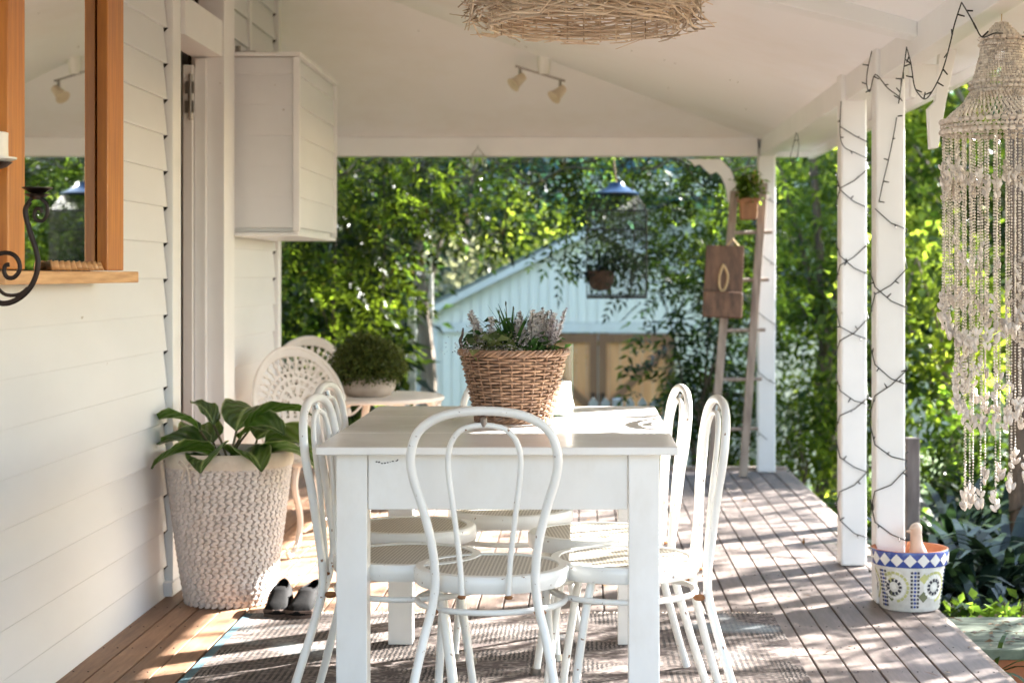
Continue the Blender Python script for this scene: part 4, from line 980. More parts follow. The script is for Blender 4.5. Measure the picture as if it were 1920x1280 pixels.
# ------------------------------------------------------------------ big white woven basket with plant
bx, by = -1.275, 6.42
wbk = E('woven_basket', 'tall cream braided basket planter against the house wall', 'basket', (bx, by, 0))
HB = .545
def Rw(z): return .150 + (.225 - .150) * (z / HB) ** .8
br_ = MB(); rows = 24
for i in range(rows):
    z = .014 + i * (.50 - .01) / (rows - 1); R = Rw(z); k = int(2 * PI * R / .026)
    for j in range(k):
        for sg in (-1, 1):
            a = 2 * PI * (j + .2 * (i % 3)) / k + rnd.uniform(-.003, .003)
            zz = z + sg * .0055 + rnd.uniform(-.0008, .0008)
            rot = Matrix.Rotation(a, 3, 'Z') @ Matrix.Rotation(sg * -.40 + rnd.uniform(-.04, .04), 3, 'X')
            br_.blob(((R + .002) * math.cos(a), (R + .002) * math.sin(a), zz),   .0062, .0158, .0074, rot, 7, 4)
o = br_.build('braid', M['braid'], wbk, smooth=True, kind='stuff', fixn=False)
MB().lathe([(.0005, .004), (.143, .004), (.146, .01), (.217, .52), (.212, .52), (.14, .02)], 40).build('inner_wall', M['braid'], wbk)
MB().lathe([(.222, .497), (.229, .500), (.231, .52), (.230, .545), (.226, .553), (.219, .553), (.215, .54), (.214, .50)], 48, fn=lambda a, z: 1 + .006 * math.sin(a * 9) + .004 * math.sin(a * 23)).build('cloth_lining', M['cloth'], wbk, smooth=True)
MB().lathe([(.0005, .51), (.214, .505)], 28).build('soil', M['soil'], wbk)
a0 = -2.05
def onr(a, z, e=.0): return ((.236 + e) * math.cos(a), (.236 + e) * math.sin(a), z)
tie = MB()
for pts in ([onr(a0, .515), onr(a0 - .10, .535, .004), onr(a0 - .16, .522), onr(a0 - .06, .508), onr(a0, .515)], [onr(a0, .515), onr(a0 + .10, .53, .004), onr(a0 + .17, .52), onr(a0 + .06, .508), onr(a0, .515)], [onr(a0, .515), onr(a0 - .06, .49), onr(a0 - .1, .465)], [onr(a0, .515), onr(a0 + .04, .49), onr(a0 + .07, .455)]):
    tie.tube(smooth_pts(pts, 3), .0035, 5)
tie.build('tie', M['cloth'], wbk, smooth=True)
# plant with big leaves
pl = E('potted_plant', 'large leaved green plant with pale edges in the cream basket', 'plant', (bx, by, .51))
def bigleaf(yaw, stem, L_, Wd, el, droop, twist=0.0, off=(0, 0)):
    nu, nv = 10, 7; d = Vector((math.cos(yaw), math.sin(yaw), 0)); s_ = Vector((-d.y, d.x, 0)); vs = []; uvs = []
    p = Vector((off[0], off[1], 0)) + d * stem * .55 + Vector((0, 0, stem * .85)); ang = el
    for i in range(nu + 1):
        f = i / nu; wd = Wd * .5 * (math.sin(PI * (f ** .75)) ** .8 * .98 + .02) if 0 < f < 1 else .002
        up = Vector((-d.x * math.sin(ang), -d.y * math.sin(ang), math.cos(ang)))
        for j in range(nv):
            g_ = (j / (nv - 1) - .5) * 2
            sv = s_ * math.cos(twist) + up * math.sin(twist)
            vs.append(p + sv * wd * g_ + up * (abs(g_) * wd * .38) + up * (.006 * math.sin(f * 17 + j * 3) * abs(g_)))
            uvs.append((j / (nv - 1), f))
        p = p + (d * math.cos(ang) + Vector((0, 0, math.sin(ang)))) * L_ / nu; ang -= droop / nu
    fs = [(i * nv + j, i * nv + j + 1, (i + 1) * nv + j + 1, (i + 1) * nv + j) for i in range(nu) for j in range(nv - 1)]
    me = bpy.data.meshes.new('leaf'); me.from_pydata([tuple(v) for v in vs], [], fs); me.materials.append(M['varieg'])
    ul = me.uv_layers.new(name='UVMap')
    for lp in me.loops: ul.data[lp.index].uv = uvs[lp.vertex_index]
    me.polygons.foreach_set('use_smooth', [True] * len(me.polygons))
    o = bpy.data.objects.new('leaf', me); COL.objects.link(o); o.parent = pl
    MB().tube(smooth_pts([(off[0] * .4, off[1] * .4, -.01), (off[0] + d.x * stem * .3, off[1] + d.y * stem * .3, stem * .5), tuple(Vector(off + (0,)) + d * stem * .55 + Vector((0, 0, stem * .85)))], 3), .0045, 6).build('leaf_stalk', M['stem'], pl, smooth=True)
for yaw, stem, L_, Wd, el, dr, tw, off in [(PI * .98, .13, .20, .10, .75, 1.5, .2, (-.03, -.02)), (PI * .9, .06, .24, .10, .45, 1.2, -.3, (-.03, -.06)), (PI * 1.15, .03, .22, .11, .45, 1.3, .3, (-.02, -.08)), (.05, .12, .24, .10, .9, 1.4, -.3, (.0, -.02)), (PI * .45, .12, .20, .11, 1.0, 1.5, .2, (.0, .02)),
        (.1, .05, .22, .15, .55, 1.6, .3, (.10, -.02)), (-.25, .03, .26, .13, .45, 1.9, -.2, (.12, -.08)), (-.9, .03, .20, .12, .5, 1.5, 0, (.03, -.08)), (-1.6, .03, .17, .12, .45, 1.5, .3, (-.04, -.09)), (2.3, .07, .22, .11, .7, 1.6, 0, (-.05, .06)), (1.0, .08, .2, .11, .6, 1.4, .2, (.06, .06)), (-.5, .10, .2, .10, .8, 1.5, .4, (0, -.03)), (PI * .8, .15, .14, .07, 1.1, 1.2, 0, (0, 0))]:
    bigleaf(yaw, stem, L_ * 1.12, Wd * 1.35, el, dr, tw, off)

# ------------------------------------------------------------------ shoes
def shoe(label, loc, rz):
    r = E('shoe', label, 'shoe', loc, rz, 'pair of black shoes')
    # toe at -y
    secs = []; k = 14; n = 12
    for i in range(n + 1):
        f = i / n; y = -.135 + .27 * f
        w = .046 * (1 - (abs(f - .32) / .72) ** 3.2) ** .5 * (1 - .12 * f) if 0 < f < 1 else .012
        hgt = (.042 + .05 * min(1, f / .5) ** 1.3) * (1 - .35 * max(0, 1 - f / .08)); hgt = hgt if f < .5 else .092 + .012 * (f - .5)
        if f == 0: hgt = .03
        secs.append((y, w, hgt))
    vs = []; fs = []
    for y, w, hh in secs:
        for j in range(k + 1):
            a = PI * j / k; vs.append((w * math.copysign(abs(math.cos(a)) ** .7, math.cos(a)), y, .018 + (hh - .018) * math.sin(a) ** .75))
    for i in range(n):
        if True:
            for j in range(k):
                if i >= 6 and i < 11 and 5 <= j <= 8: continue
                fs.append((i * (k + 1) + j, i * (k + 1) + j + 1, (i + 1) * (k + 1) + j + 1, (i + 1) * (k + 1) + j))
    fs.append(tuple(range(n * (k + 1), n * (k + 1) + k + 1))); fs.append(tuple(range(0, k + 1))[::-1])
    MB().add(vs, fs).build('upper', M['shoe'], r, smooth=True, solid=.003)
    out = [(w * 1.06, y) for y, w, _ in secs] + [(-w * 1.06, y) for y, w, _ in secs[::-1]]
    MB().prism(out, .0, .02, 'Z').build('sole', M['sole'], r, bev=.003)
    out = [(w * 1.08, y) for y, w, _ in secs[:4]] + [(-w * 1.08, y) for y, w, _ in secs[:4][::-1]]
    MB().prism(out, .018, .034, 'Z').build('toe_guard', M['sole'], r, bev=.004)
    st_ = MB()
    st_.tube([(-.04, .01, .05), (-.02, .0, .086), (.02, .0, .086), (.04, .01, .05)], .006, 6)
    
    st_.build('strap', M['shoe'], r, smooth=True); return r
shoe('black shoe next to the cream basket, left one of the pair', P(526, 1158, 6.20)[:2] + (.002,), .06)
shoe('black shoe beside the chair leg, right one of the pair', P(576, 1158, 6.18)[:2] + (.002,), -.12)

# ------------------------------------------------------------------ cast metal garden set
def pierced(nu, nv, pos, hole, inside):
    vs = []; idx = {}; fs = []
    def vid(i, j):
        if (i, j) not in idx:
            idx[(i, j)] = len(vs); vs.append(pos(i / nu, j / nv))
        return idx[(i, j)]
    for i in range(nu):
        for j in range(nv):
            u, v = (i + .5) / nu, (j + .5) / nv
            if not inside(u, v) or hole(u, v): continue
            fs.append((vid(i, j), vid(i + 1, j), vid(i + 1, j + 1), vid(i, j + 1)))
    return vs, fs
def cast_chair(label, loc, rz, sc=1):
    r = E('garden_chair', label, 'chair', loc, rz, 'cast white garden chairs'); r.scale = (sc, sc, sc)
    Wd, Hh = .42, .46           # back shell; u across, v up
    def pos(u, v):
        x = (u - .5) * Wd; z = v * Hh; return (x, -.20 + .55 * x * x * 1.6 - .16 * v, .40 + z)
    def inside(u, v):
        x = (u - .5) * 2; w = 1.0 if v < .45 else math.sqrt(max(0, 1 - ((v - .45) / .55) ** 2)); return abs(x) <= w * (.78 + .22 * min(1, v / .45))
    def hole(u, v):
        x = (u - .5) * Wd; z = v * Hh; cx, cz = 0, .46 * Hh
        d = math.hypot(x, z - cz); a = math.atan2(z - cz, x)
        if not inside(u + .04 * (1 if u > .5 else -1), min(1, v + .05)): return False
        if z < .03: return False
        if z > cz * .85:
            if .145 < d < .208: 
                q = (a * 17 / PI) % 1.0; m_ = abs(q - .5) * 2; f = (d - .15) / .055
                return m_ < (.40 + .45 * abs(math.sin(f * PI * 1.5)))
            if .118 < d < .136: return ((a * 16 / PI) % 1.0) < .62
            if .085 < d < .105: return ((a * 12 / PI) % 1.0) < .6
            if .03 < d < .072: return ((a * 5 / PI) % 1.0) < .5 and (d * 60 % 1.0) < .8
            return False
        # lower fan of slots
        q = (x / .034) % 1.0
        return .28 < q < .72 and (z / .075) % 1.0 < .78
    vs, fs = pierced(110, 100, pos, hole, inside)
    MB().add(vs, fs).build('backrest', M['cast'], r, solid=.009, smooth=False)
    rim = []
    for k in range(41):
        v = .05 + .95 * math.sin(PI / 2 * min(1, k / 20)) if k <= 20 else .05 + .95 * math.sin(PI / 2 * min(1, (40 - k) / 20))
        v = min(v, 1.0); w = (1.0 if v < .45 else math.sqrt(max(0, 1 - ((v - .45) / .55) ** 2))) * (.78 + .22 * min(1, v / .45))
        rim.append(pos(.5 + (-.5 if k <= 20 else .5) * w, v))
    MB().tube(rim, .010, 7).build('back_rim', M['cast'], r, smooth=True)
    def pos2(u, v): return ((u - .5) * .44, (v - .5) * .44, .40 + .01 * math.hypot(u - .5, v - .5))
    def in2(u, v): return math.hypot(u - .5, v - .5) < .5
    def ho2(u, v):
        d = math.hypot(u - .5, v - .5); a = math.atan2(v - .5, u - .5)
        if d > .44 or d < .05: return False
        return ((a * 8 / PI + d * 3) % 1.0) < .45 and (d * 7 % 1.0) < .72
    vs, fs = pierced(64, 64, pos2, ho2, in2)
    MB().add(vs, fs).build('seat', M['cast'], r, solid=.01)
    n = 30; MB().tube([(.222 * math.cos(2 * PI * i / n), .222 * math.sin(2 * PI * i / n), .392) for i in range(n)], .013, 6, closed=True).build('seat_rim', M['cast'], r, smooth=True)
    for a in (PI * .25, PI * .75, PI * 1.25, PI * 1.75):
        c, s_ = math.cos(a), math.sin(a)
        MB().tube(smooth_pts([(.19 * c, .19 * s_, .395), (.225 * c, .225 * s_, .30), (.17 * c, .17 * s_, .16), (.20 * c, .20 * s_, .05), (.27 * c, .27 * s_, .012), (.29 * c, .29 * s_, .03)], 4), [.017 - .0004 * q for q in range(21)], 7).build('leg', M['cast'], r, smooth=True)
    return r
cast_chair('near white lattice-backed garden chair behind the big cream basket', (-1.13, 7.62, .002), math.radians(-152), 1.0)
cast_chair('farther white lattice-backed garden chair behind the boxwood ball', (-1.42, 8.85, .002), math.radians(178), 1.0)
gt_ = E('garden_table', 'round white cast garden table carrying the boxwood bowl', 'table', (-.97, 8.2, .002))
MB().lathe([(.0005, .628), (.33, .628), (.343, .622), (.343, .610), (.334, .604), (.0005, .606)], 48).build('tabletop', M['cast'], gt_, smooth=True)
sk = MB()
for j in range(16):
    a0_, a1_ = 2 * PI * j / 16, 2 * PI * (j + 1) / 16
    if j % 2:
        pts = [(.325 * math.cos(a0_ + (a1_ - a0_) * u), .325 * math.sin(a0_ + (a1_ - a0_) * u), .604 - .045 * math.sin(PI * u)) for u in np.linspace(0, 1, 8)]
        sk.tube(pts, .006, 5); sk.blob((.325 * math.cos((a0_ + a1_) / 2), .325 * math.sin((a0_ + a1_) / 2), .575), .016, .016, .022, k=8, m=4)
sk.build('skirt', M['cast'], gt_, smooth=True, kind='stuff')
for q in range(3):
    a = 2 * PI * q / 3 + .5; c, s_ = math.cos(a), math.sin(a)
    MB().tube(smooth_pts([(.10 * c, .10 * s_, .605), (.20 * c, .20 * s_, .5), (.05 * c, .05 * s_, .34), (.10 * c, .10 * s_, .15), (.25 * c, .25 * s_, .02), (.28 * c, .28 * s_, .03)], 4), .017, 8).build('leg', M['cast'], gt_, smooth=True)
MB().lathe([(.0005, .33), (.05, .335), (.055, .345), (.0005, .35)], 20).build('brace', M['cast'], gt_, smooth=True)
bxw = P(691, 700, 8.15)[0]
MB_ = MB().lathe([(.0005, 0), (.085, 0), (.10, .006), (.125, .035), (.130, .06), (.124, .085), (.118, .09), (.112, .085), (.116, .06), (.0005, .05)], 40, fn=lambda a, z: 1 + .018 * math.cos(a * 12) * (1 - z / .09), c=(bxw, 8.12, .6305))
simple('stone_bowl', 'pale fluted stone bowl on the round garden table', 'bowl', MB_, M['stone_bowl'], smooth=True)
rs = np.random.RandomState(300); bs = E('boxwood_ball', 'rounded small leaved green bush in the stone bowl', 'plant', (bxw, 8.12, .70))
cen = unit(rs.normal(size=(900, 3))) * np.array([[.158, .158, .135]]) * (rs.uniform(.72, 1.0, (900, 1)))
cen = cen[cen[:, 2] > -.062] + np.array([[0, 0, .065]])
quads_obj('foliage', clump_leaves(rs, cen, 26, .013, .015, .55), M['leaf_box'], bs)
stm = MB()
for q in range(26):
    c = cen[q * 5]; stm.tube([(0, 0, -.01), tuple(c)], .0018, 4)
stm.build('stem', M['stem'], bs, fixn=False)

# ------------------------------------------------------------------ mosaic pot and duck
mp_ = E('mosaic_pot', 'mosaic flower pot with blue and white diamond rim on the deck', 'pot', (1.185, 6.30, .002))
MB().lathe([(.0005, 0), (.100, 0), (.106, .006), (.124, .155), (.124, .160)], 48).build('body', M['grout'], mp_, smooth=True)
MB().lathe([(.124, .158), (.133, .160), (.1375, .208), (.136, .214)], 48).build('rim_band', M['tile_blue'], mp_, smooth=True)
MB().lathe([(.1362, .2142), (.130, .2145), (.122, .205), (.112, .10), (.0005, .095)], 48).build('inner_wall', M['terracotta'], mp_, smooth=True)
nd = 18
for j in range(nd):
    a = 2 * PI * j / nd; da = PI / nd * .96
    def q(aa, z):
        r_ = .133 + (.1375 - .133) * (z - .16) / .048 + .0015; return (r_ * math.cos(aa), r_ * math.sin(aa), z)
    MB().add([q(a - da, .185), q(a, .163), q(a + da, .185), q(a, .208)], [(0, 1, 3), (1, 2, 3)]).build('diamond_tile', M['tile_white'], mp_, solid=.002)
def on_body(aa, z, e=.0012): r_ = .106 + .018 * (z - .006) / .149 + e; return Vector((r_ * math.cos(aa), r_ * math.sin(aa), z))
def tile(mb, a, z, w, h, rot=0):
    c_, s_ = math.cos(rot), math.sin(rot); pts = []
    for dx, dz in ((-w, -h), (w, -h), (w, h), (-w, h)):
        x = dx * c_ - dz * s_; zz = dx * s_ + dz * c_; pts.append(on_body(a + x / .115, z + zz))
    ins_ = [on_body(math.atan2(p.y, p.x), p.z, -.001) for p in pts]
    mb.add(pts + ins_, [(0, 1, 2, 3), (0, 4, 5, 1), (1, 5, 6, 2), (2, 6, 7, 3), (3, 7, 4, 0)])
dark, yel, ol, wh, blu = MB(), MB(), MB(), MB(), MB()
for ca in (-2.25, -.95, .4, 1.7, 3.0):
    for k in range(11):
        th = 2 * PI * k / 11; tile(dark, ca + .024 * math.cos(th) / .115, .088 + .024 * math.sin(th), .0045, .0055, th - PI / 2)
    for k in range(20):
        th = 2 * PI * k / 20; tile(wh, ca + .038 * math.cos(th) / .115, .088 + .038 * math.sin(th), .0050, .0050, th)
        if k < 8 or k > 15: tile(yel, ca + .051 * math.cos(th) / .115, .088 + .051 * math.sin(th), .0065, .0045, th + PI / 2)
    tile(wh, ca, .088, .008, .008, .4)
    for k in range(3):
        for z in np.arange(.02, .152, .0135):
            tile((dark, blu, dark)[k], ca + .55 + k * .10 + rnd.uniform(-.01, .01), z, .0040, .0042, rnd.uniform(-.3, .3))
    tile(yel, ca + .93, .12, .013, .013, .78); tile(ol, ca + .93, .055, .014, .014, .78)
for nm, mb_, mm_ in (('dark_tiles', dark, 'tile_dark'), ('yellow_tiles', yel, 'tile_yellow'), ('olive_tiles', ol, 'tile_olive'), ('white_tiles', wh, 'tile_white'), ('blue_tiles', blu, 'tile_blue')):
    mb_.build(nm, M[mm_], mp_, kind='stuff')
dkx = P(1716, 1000, 6.33)[0]
du = MB()
pts = [(dkx + .012, 6.31, .10), (dkx + .010, 6.31, .15), (dkx + .006, 6.31, .19), (dkx + .001, 6.31, .225), (dkx - .001, 6.31, .26), (dkx - .003, 6.31, .285), (dkx - .008, 6.31, .298)]
sm = smooth_pts(pts, 4); rr_ = np.interp(np.linspace(0, 6, len(sm)), [0, 1, 2, 3, 4, 5, 6], [.062, .055, .034, .023, .021, .024, .012])
du.tube(sm, list(map(float, rr_)), 14)
d_root = E('duck_figure', 'weathered plaster duck head and neck rising from the mosaic pot', 'figurine', (0, 0, 0))
du.build('neck', M['duck'], d_root, smooth=True)
MB().blob((dkx - .024, 6.305, .272), .014, .010, .006, k=10, m=6).build('beak', M['duck'], d_root, smooth=True)

# ------------------------------------------------------------------ ladder and what hangs on it
lad = E('ladder', 'old grey wooden ladder leaning against the corner post', 'ladder', (P(1392, 893, 10.35)[0], 10.35, .002))
lx = lad.location.x
def LP(px_, py, Y): p = P(px_, py, Y); return (p[0] - lx, p[1] - 10.35, p[2] - .002)
def stile(pt, pb):
    t_, b_ = Vector(pt), Vector(pb); mb = MB(); w = .024
    for c_ in ((t_, b_),):
        vs = [(b_.x - w, b_.y - .015, b_.z), (b_.x + w, b_.y - .015, b_.z), (b_.x + w, b_.y + .015, b_.z), (b_.x - w, b_.y + .015, b_.z), (t_.x - w, t_.y - .015, t_.z), (t_.x + w, t_.y - .015, t_.z), (t_.x + w, t_.y + .015, t_.z), (t_.x - w, t_.y + .015, t_.z)]
        mb.add(vs, [(0, 3, 2, 1), (4, 5, 6, 7), (0, 1, 5, 4), (1, 2, 6, 5), (2, 3, 7, 6), (3, 0, 4, 7)])
    return mb.build('stile', M['ladder'], lad, bev=.004)
stile(LP(1377, 358, 10.44), LP(1333, 890, 10.35)); stile(LP(1432, 343, 10.44), LP(1393, 893, 10.35))
for k, y in enumerate((437, 526, 620, 712, 805)):
    f = (893 - y) / 550; xa = 1333 + 44 * f - 4; xb = 1393 + 40 * f + 22; Yq = 10.35 + .09 * f
    MB().tube([LP(xa, y, Yq), LP(xb, y - 2, Yq)], .011, 8).build('rung', M['ladder'], lad, smooth=True)
pb_ = E('hanging_board', 'brown wooden board with a rope loop hanging on the ladder', 'board', P(1357, 597, 10.28))
ox, oy, oz = pb_.location
def BP(px_, py): p = P(px_, py, 10.28); return (p[0] - ox, p[2] - oz)
MB().prism([BP(1324, 460), BP(1395, 461), BP(1390, 596), BP(1317, 593)], -.015, .012, 'Y').build('plank', M['plank_brown'], pb_, bev=.003)
sh = MB(); c1 = [BP(1318, 545), BP(1391, 548), BP(1389, 597), BP(1315, 594)]
sh.prism(c1, -.085, -.016, 'Y'); sh.build('shelf_pocket', M['plank_brown'], pb_, bev=.01)
rp = MB(); lp = [P(1357, 495, 10.24), P(1350, 515, 10.24), P(1349, 535, 10.24), P(1355, 546, 10.24), P(1362, 535, 10.24), P(1365, 515, 10.24), P(1358, 498, 10.24)]
rp.tube(smooth_pts([(p[0] - ox, -.03, p[2] - oz) for p in lp], 3), .007, 6); rp.build('rope_loop', M['rope'], pb_, smooth=True); rp = MB(); rp.tube([(BP(1362, 462)[0], -.0, BP(1362, 462)[1]), (BP(1374, 448)[0], -.02, BP(1374, 448)[1]), (BP(1385, 462)[0], 0, BP(1385, 462)[1])], .006, 6)
rp.build('rope_loop', M['rope'], pb_, smooth=True)
hp = P(1403, 412, 10.30)
M['pot_wood'] = mat('pot_wood', (.34, .16, .07), (.22, .10, .045), 8, (4, 4, 1), .7)
hq = E('small_pot', 'small brown wooden pot fixed near the top of the ladder', 'pot', hp)
MB().prism([(-.045, 0), (.045, 0), (.055, .12), (-.055, .12)], -.05, .05, 'Y').build('pot_body', M['pot_wood'], hq, bev=.006)
MB().box(-.062, .062, -.057, .057, .10, .128).build('pot_rim', M['pot_wood'], hq, bev=.004)
rs = np.random.RandomState(310); hr = E('small_plant', 'small green plant with orange blooms in the ladder pot', 'plant', (hp[0], hp[1], hp[2] + .125))
cen = unit(rs.normal(size=(60, 3))) * .07 * rs.uniform(.3, 1.1, (60, 1)) + np.array([[0, 0, .07]])
quads_obj('foliage', clump_leaves(rs, cen, 7, .016, .04, .5), M['leaf_green'], hr)
cen = unit(rs.normal(size=(8, 3))) * .07 + np.array([[-.01, 0, .10]])
M['bloom'] = mat('orange_bloom', (.75, .30, .10), (.6, .5, .3), 40, rough=.7)
quads_obj('bloom', clump_leaves(rs, cen, 8, .008, .016, .8), M['bloom'], hr)

# ------------------------------------------------------------------ birdcage
cgY = 11.25; cgx = P(1156, 0, cgY)[0]
cg = E('birdcage', 'black wire birdcage planter with blue roof hanging under the eave', 'birdcage', (cgx, cgY, P(0, 556, cgY)[2]))
cz = cg.location.z; zt = P(0, 395, cgY)[2] - cz; zr_ = P(0, 362, cgY)[2] - cz; zp = P(0, 343, cgY)[2] - cz; w2 = .19; d2 = .10
wr = MB()
for z in (0, zt * .02, zt * .78, zt):
    for (a, bq) in (((-w2, -d2), (w2, -d2)), ((w2, -d2), (w2, d2)), ((w2, d2), (-w2, d2)), ((-w2, d2), (-w2, -d2))):
        wr.tube([(a[0], a[1], z), (bq[0], bq[1], z)], .0032, 5)
for x in (-w2, w2):
    for y in (-d2, d2): wr.tube([(x, y, 0), (x, y, zt)], .0035, 5)
wr.build('frame', M['wire'], cg, fixn=False)
wr = MB()
for x in np.linspace(-w2, w2, 23):
    for y in (-d2, d2): wr.tube([(x, y, 0), (x, y, zt), (x * .5, y * .4, zr_)], .0014, 4)
for y in np.linspace(-d2, d2, 9):
    for x in (-w2, w2): wr.tube([(x, y, 0), (x, y, zt), (x * .6, y * .4, zr_)], .0014, 4)
wr.build('bars', M['wire'], cg, kind='stuff', fixn=False)
MB().lathe([(.145, zr_ - .01), (.147, zr_), (.10, zr_ + .018), (.055, zr_ + .045), (.045, zr_ + .07), (.02, zp), (.0005, zp + .01)], 28).build('roof', M['blue_metal'], cg, smooth=True)
MB().box(-w2, w2, -d2, d2, -.012, -.003).build('base_tray', M['wire'], cg)
MB().tube([(0, 0, zp), (-.02, 0, 1.955 - cz)], .003, 5).build('hanging_cord', M['rope'], cg)
ct = MB().lathe([(.0005, 0), (.055, .01), (.085, .06), (.088, .13), (.08, .13), (.0005, .11)], 20, (cgx - .10, cgY, cz + .035))
simple('coir_basket', 'round brown coir basket inside the hanging birdcage', 'basket', ct, M['coir'], smooth=True)
rs = np.random.RandomState(320); cp = E('cage_plant', 'green trailing plant growing inside the hanging birdcage', 'plant', (cgx - .03, cgY, cz + .14))
cen = rs.normal(size=(60, 3)) * np.array([[.09, .05, .05]]) + np.array([[0, 0, .06]])
quads_obj('foliage', clump_leaves(rs, cen, 9, .03, .05, .4), M['leaf_dark'], cp)

# glass pendant on rear beam
gpx = P(896, 310, 10.5)
gpd = E('glass_ornament', 'clear glass globe in a wire frame hanging from the far beam', 'ornament', gpx)
MB().lathe([(.0005, -.06), (.03, -.055), (.052, -.03), (.06, 0), (.052, .03), (.03, .055), (.018, .065)], 24).build('globe', M['glass'], gpd, smooth=True)
wr = MB(); top = (0, 0, .105)
for x, z in ((-.055, .04), (.055, .04), (-.03, .07), (.03, .07)): wr.tube([top, (x, -.005, z), (x * .9, 0, 0)], .0022, 4)
wr.tube([(0, 0, .105), (0, 0, .12)], .002, 4)
wr.build('wire_frame', M['steel'], gpd)

# ------------------------------------------------------------------ ceiling spot light
bp = P(1020, 118, 9.55); slx, sly, slz = bp[0], 9.55, bp[2]
lamp = E('spotlight_bar', 'two-headed ceiling spotlight on the sloping white ceiling', 'light', (slx, sly, slz))
MB().lathe([(.035, .04), (.036, -.02), (.030, -.062), (.0005, -.064)], 24).build('mount', M['frost'], lamp, smooth=True)
MB().tube([(-.155, -.02, -.020), (.115, .0, -.10)], .006, 8).build('bar', M['steel'], lamp, smooth=True)
for x, z, dirx in ((-.13, -.028, -.6), (.088, -.093, -.55)):
    hd = MB().tube([(x, -.01, z), (x, -.01, z - .05)], .008, 8).build('swivel', M['steel'], lamp, smooth=True)
    ax = Vector((dirx, -.35, -.55)).normalized(); c0 = Vector((x + .02, -.01, z - .045))
    MB().tube([c0, c0 + ax * .03, c0 + ax * .06, c0 + ax * .085], [.022, .026, .030, .042], 14, cap=True).build('spot_head', M['spot'], lamp, smooth=True)

# ------------------------------------------------------------------ twig pendant lamp
pd = E('twig_pendant', 'wide drum pendant of pale woven twigs above the table', 'pendant lamp', (.015, 4.9, 1.872))
rr = random.Random(5); tw = MB()
for i in range(430):
    a = rr.uniform(0, 2 * PI); z = rr.uniform(.015, .26) ; R = rr.uniform(.285, .325); span = rr.uniform(.5, 1.25); sl_ = rr.uniform(-.10, .10); kick = rr.uniform(0, .045)
    if rr.random() < .08: sl_ *= 4
    pts = []
    for q in range(7):
        f = q / 6; aa = a + span * (f - .5); Rq = R + kick * (abs(f - .5) * 2) ** 3; pts.append((Rq * math.cos(aa), Rq * math.sin(aa), max(.002, z + sl_ * (f - .5) + .004 * math.sin(q * 2 + i))))
    tw.tube(pts, [.0022 * rr.uniform(.7, 1.3)] * 6 + [.0012], 5)
for i in range(50):
    a = rr.uniform(0, 2 * PI); z = rr.uniform(.0, .2); d = Vector((-math.sin(a), math.cos(a), 0)) * rr.choice((-1, 1)); p = Vector((.30 * math.cos(a), .30 * math.sin(a), z))
    tw.tube([p, p + d * .10 + Vector((0, 0, .004)), p + d * rr.uniform(.14, .26) + Vector((0, 0, rr.uniform(-.015, .025)))], [.002, .0017, .001], 5)
tw.build('twigs', M['twig'], pd, kind='stuff', fixn=False)
iw = MB(); ns = 34
for i in range(26):
    z = .004 + i * .0098; pts = []
    for j in range(ns * 4):
        a = 2 * PI * j / (ns * 4); q = .262 + .0050 * math.sin(ns / 2 * a + PI * (i % 2)); pts.append((q * math.cos(a), q * math.sin(a), z))
    iw.tube(pts, .0030, 5, closed=True)
for j in range(ns):
    a = 2 * PI * (j + .5) / ns; iw.tube([(.262 * math.cos(a), .262 * math.sin(a), -.001), (.262 * math.cos(a), .262 * math.sin(a), .26)], .0028, 5)
iw.build('inner_weave', M['twig'], pd, smooth=True, fixn=False)
MB().lathe([(.0005, .265), (.26, .265)], 30).build('top_mesh', M['twig'], pd)
MB().tube([(0, 0, .26), (0, 0, zs(.015) - 1.872)], .004, 6).build('cord', M['frost'], pd)

# ------------------------------------------------------------------ shell chandelier
CY = 4.8; k_ = CY / F
ccx = P(1878, 0, CY)[0]; ctop = P(0, 42, CY)[2]
sc_ = E('shell_chandelier', 'hanging chandelier of cream shell and bead strands at the right', 'chandelier', (ccx, CY, ctop))
prof = [(.012, -.0), (.045, -.035), (.054, -.045), (.056, -.085), (.070, -.135), (.078, -.165), (.078, -.18), (.105, -.225), (.145, -.258), (.157, -.275), (.157, -.298)]
beads = MB(); rr = random.Random(9)
def strand(pts, sp=.0075, r=.0031, mb=beads, jit=.0):
    acc = 0; prev = Vector(pts[0])
    for p in pts[1:]:
        p = Vector(p); d = (p - prev).length; n = max(1, int(d / sp))
        for q in range(n):
            c = prev.lerp(p, q / n); s_ = r * rr.uniform(.8, 1.2)
            mb.blob((c.x + rr.uniform(-jit, jit), c.y + rr.uniform(-jit, jit), c.z), s_, s_, s_ * 1.15, k=5, m=3)
        prev = p
def prof_r(z):
    zsx = [-p[1] for p in prof]; return float(np.interp(-z, zsx, [p[0] for p in prof]))
for j in range(60):
    a = 2 * PI * j / 60; pts = []
    for q in range(20):
        z = -.005 - .275 * q / 19; tw_ = .35 * q / 19 * (3.2 if z < -.18 else 1.2)
        pts.append((prof_r(z) * math.cos(a + tw_), prof_r(z) * math.sin(a + tw_), z))
    strand(pts, .0072, .0036)
beads.build('twisted_strands', M['bead'], sc_, smooth=True, kind='stuff', fixn=False)
bands = MB()
for z, R, r_ in ((-.045, .058, .0085), (-.062, .060, .006), (-.165, .083, .008), (-.180, .085, .0075), (-.272, .161, .0105), (-.286, .161, .006), (-.300, .161, .0105)):
    n = int(2 * PI * R / (r_ * 1.9))
    for j in range(n):
        a = 2 * PI * j / n; bands.blob((R * math.cos(a), R * math.sin(a), z), r_ * .8, r_ * .95, r_ * .75, Matrix.Rotation(a, 3, 'Z'), 7, 4)
bands.build('shell_bands', M['shell'], sc_, smooth=True, kind='stuff', fixn=False)
hang = MB(); shells = MB()
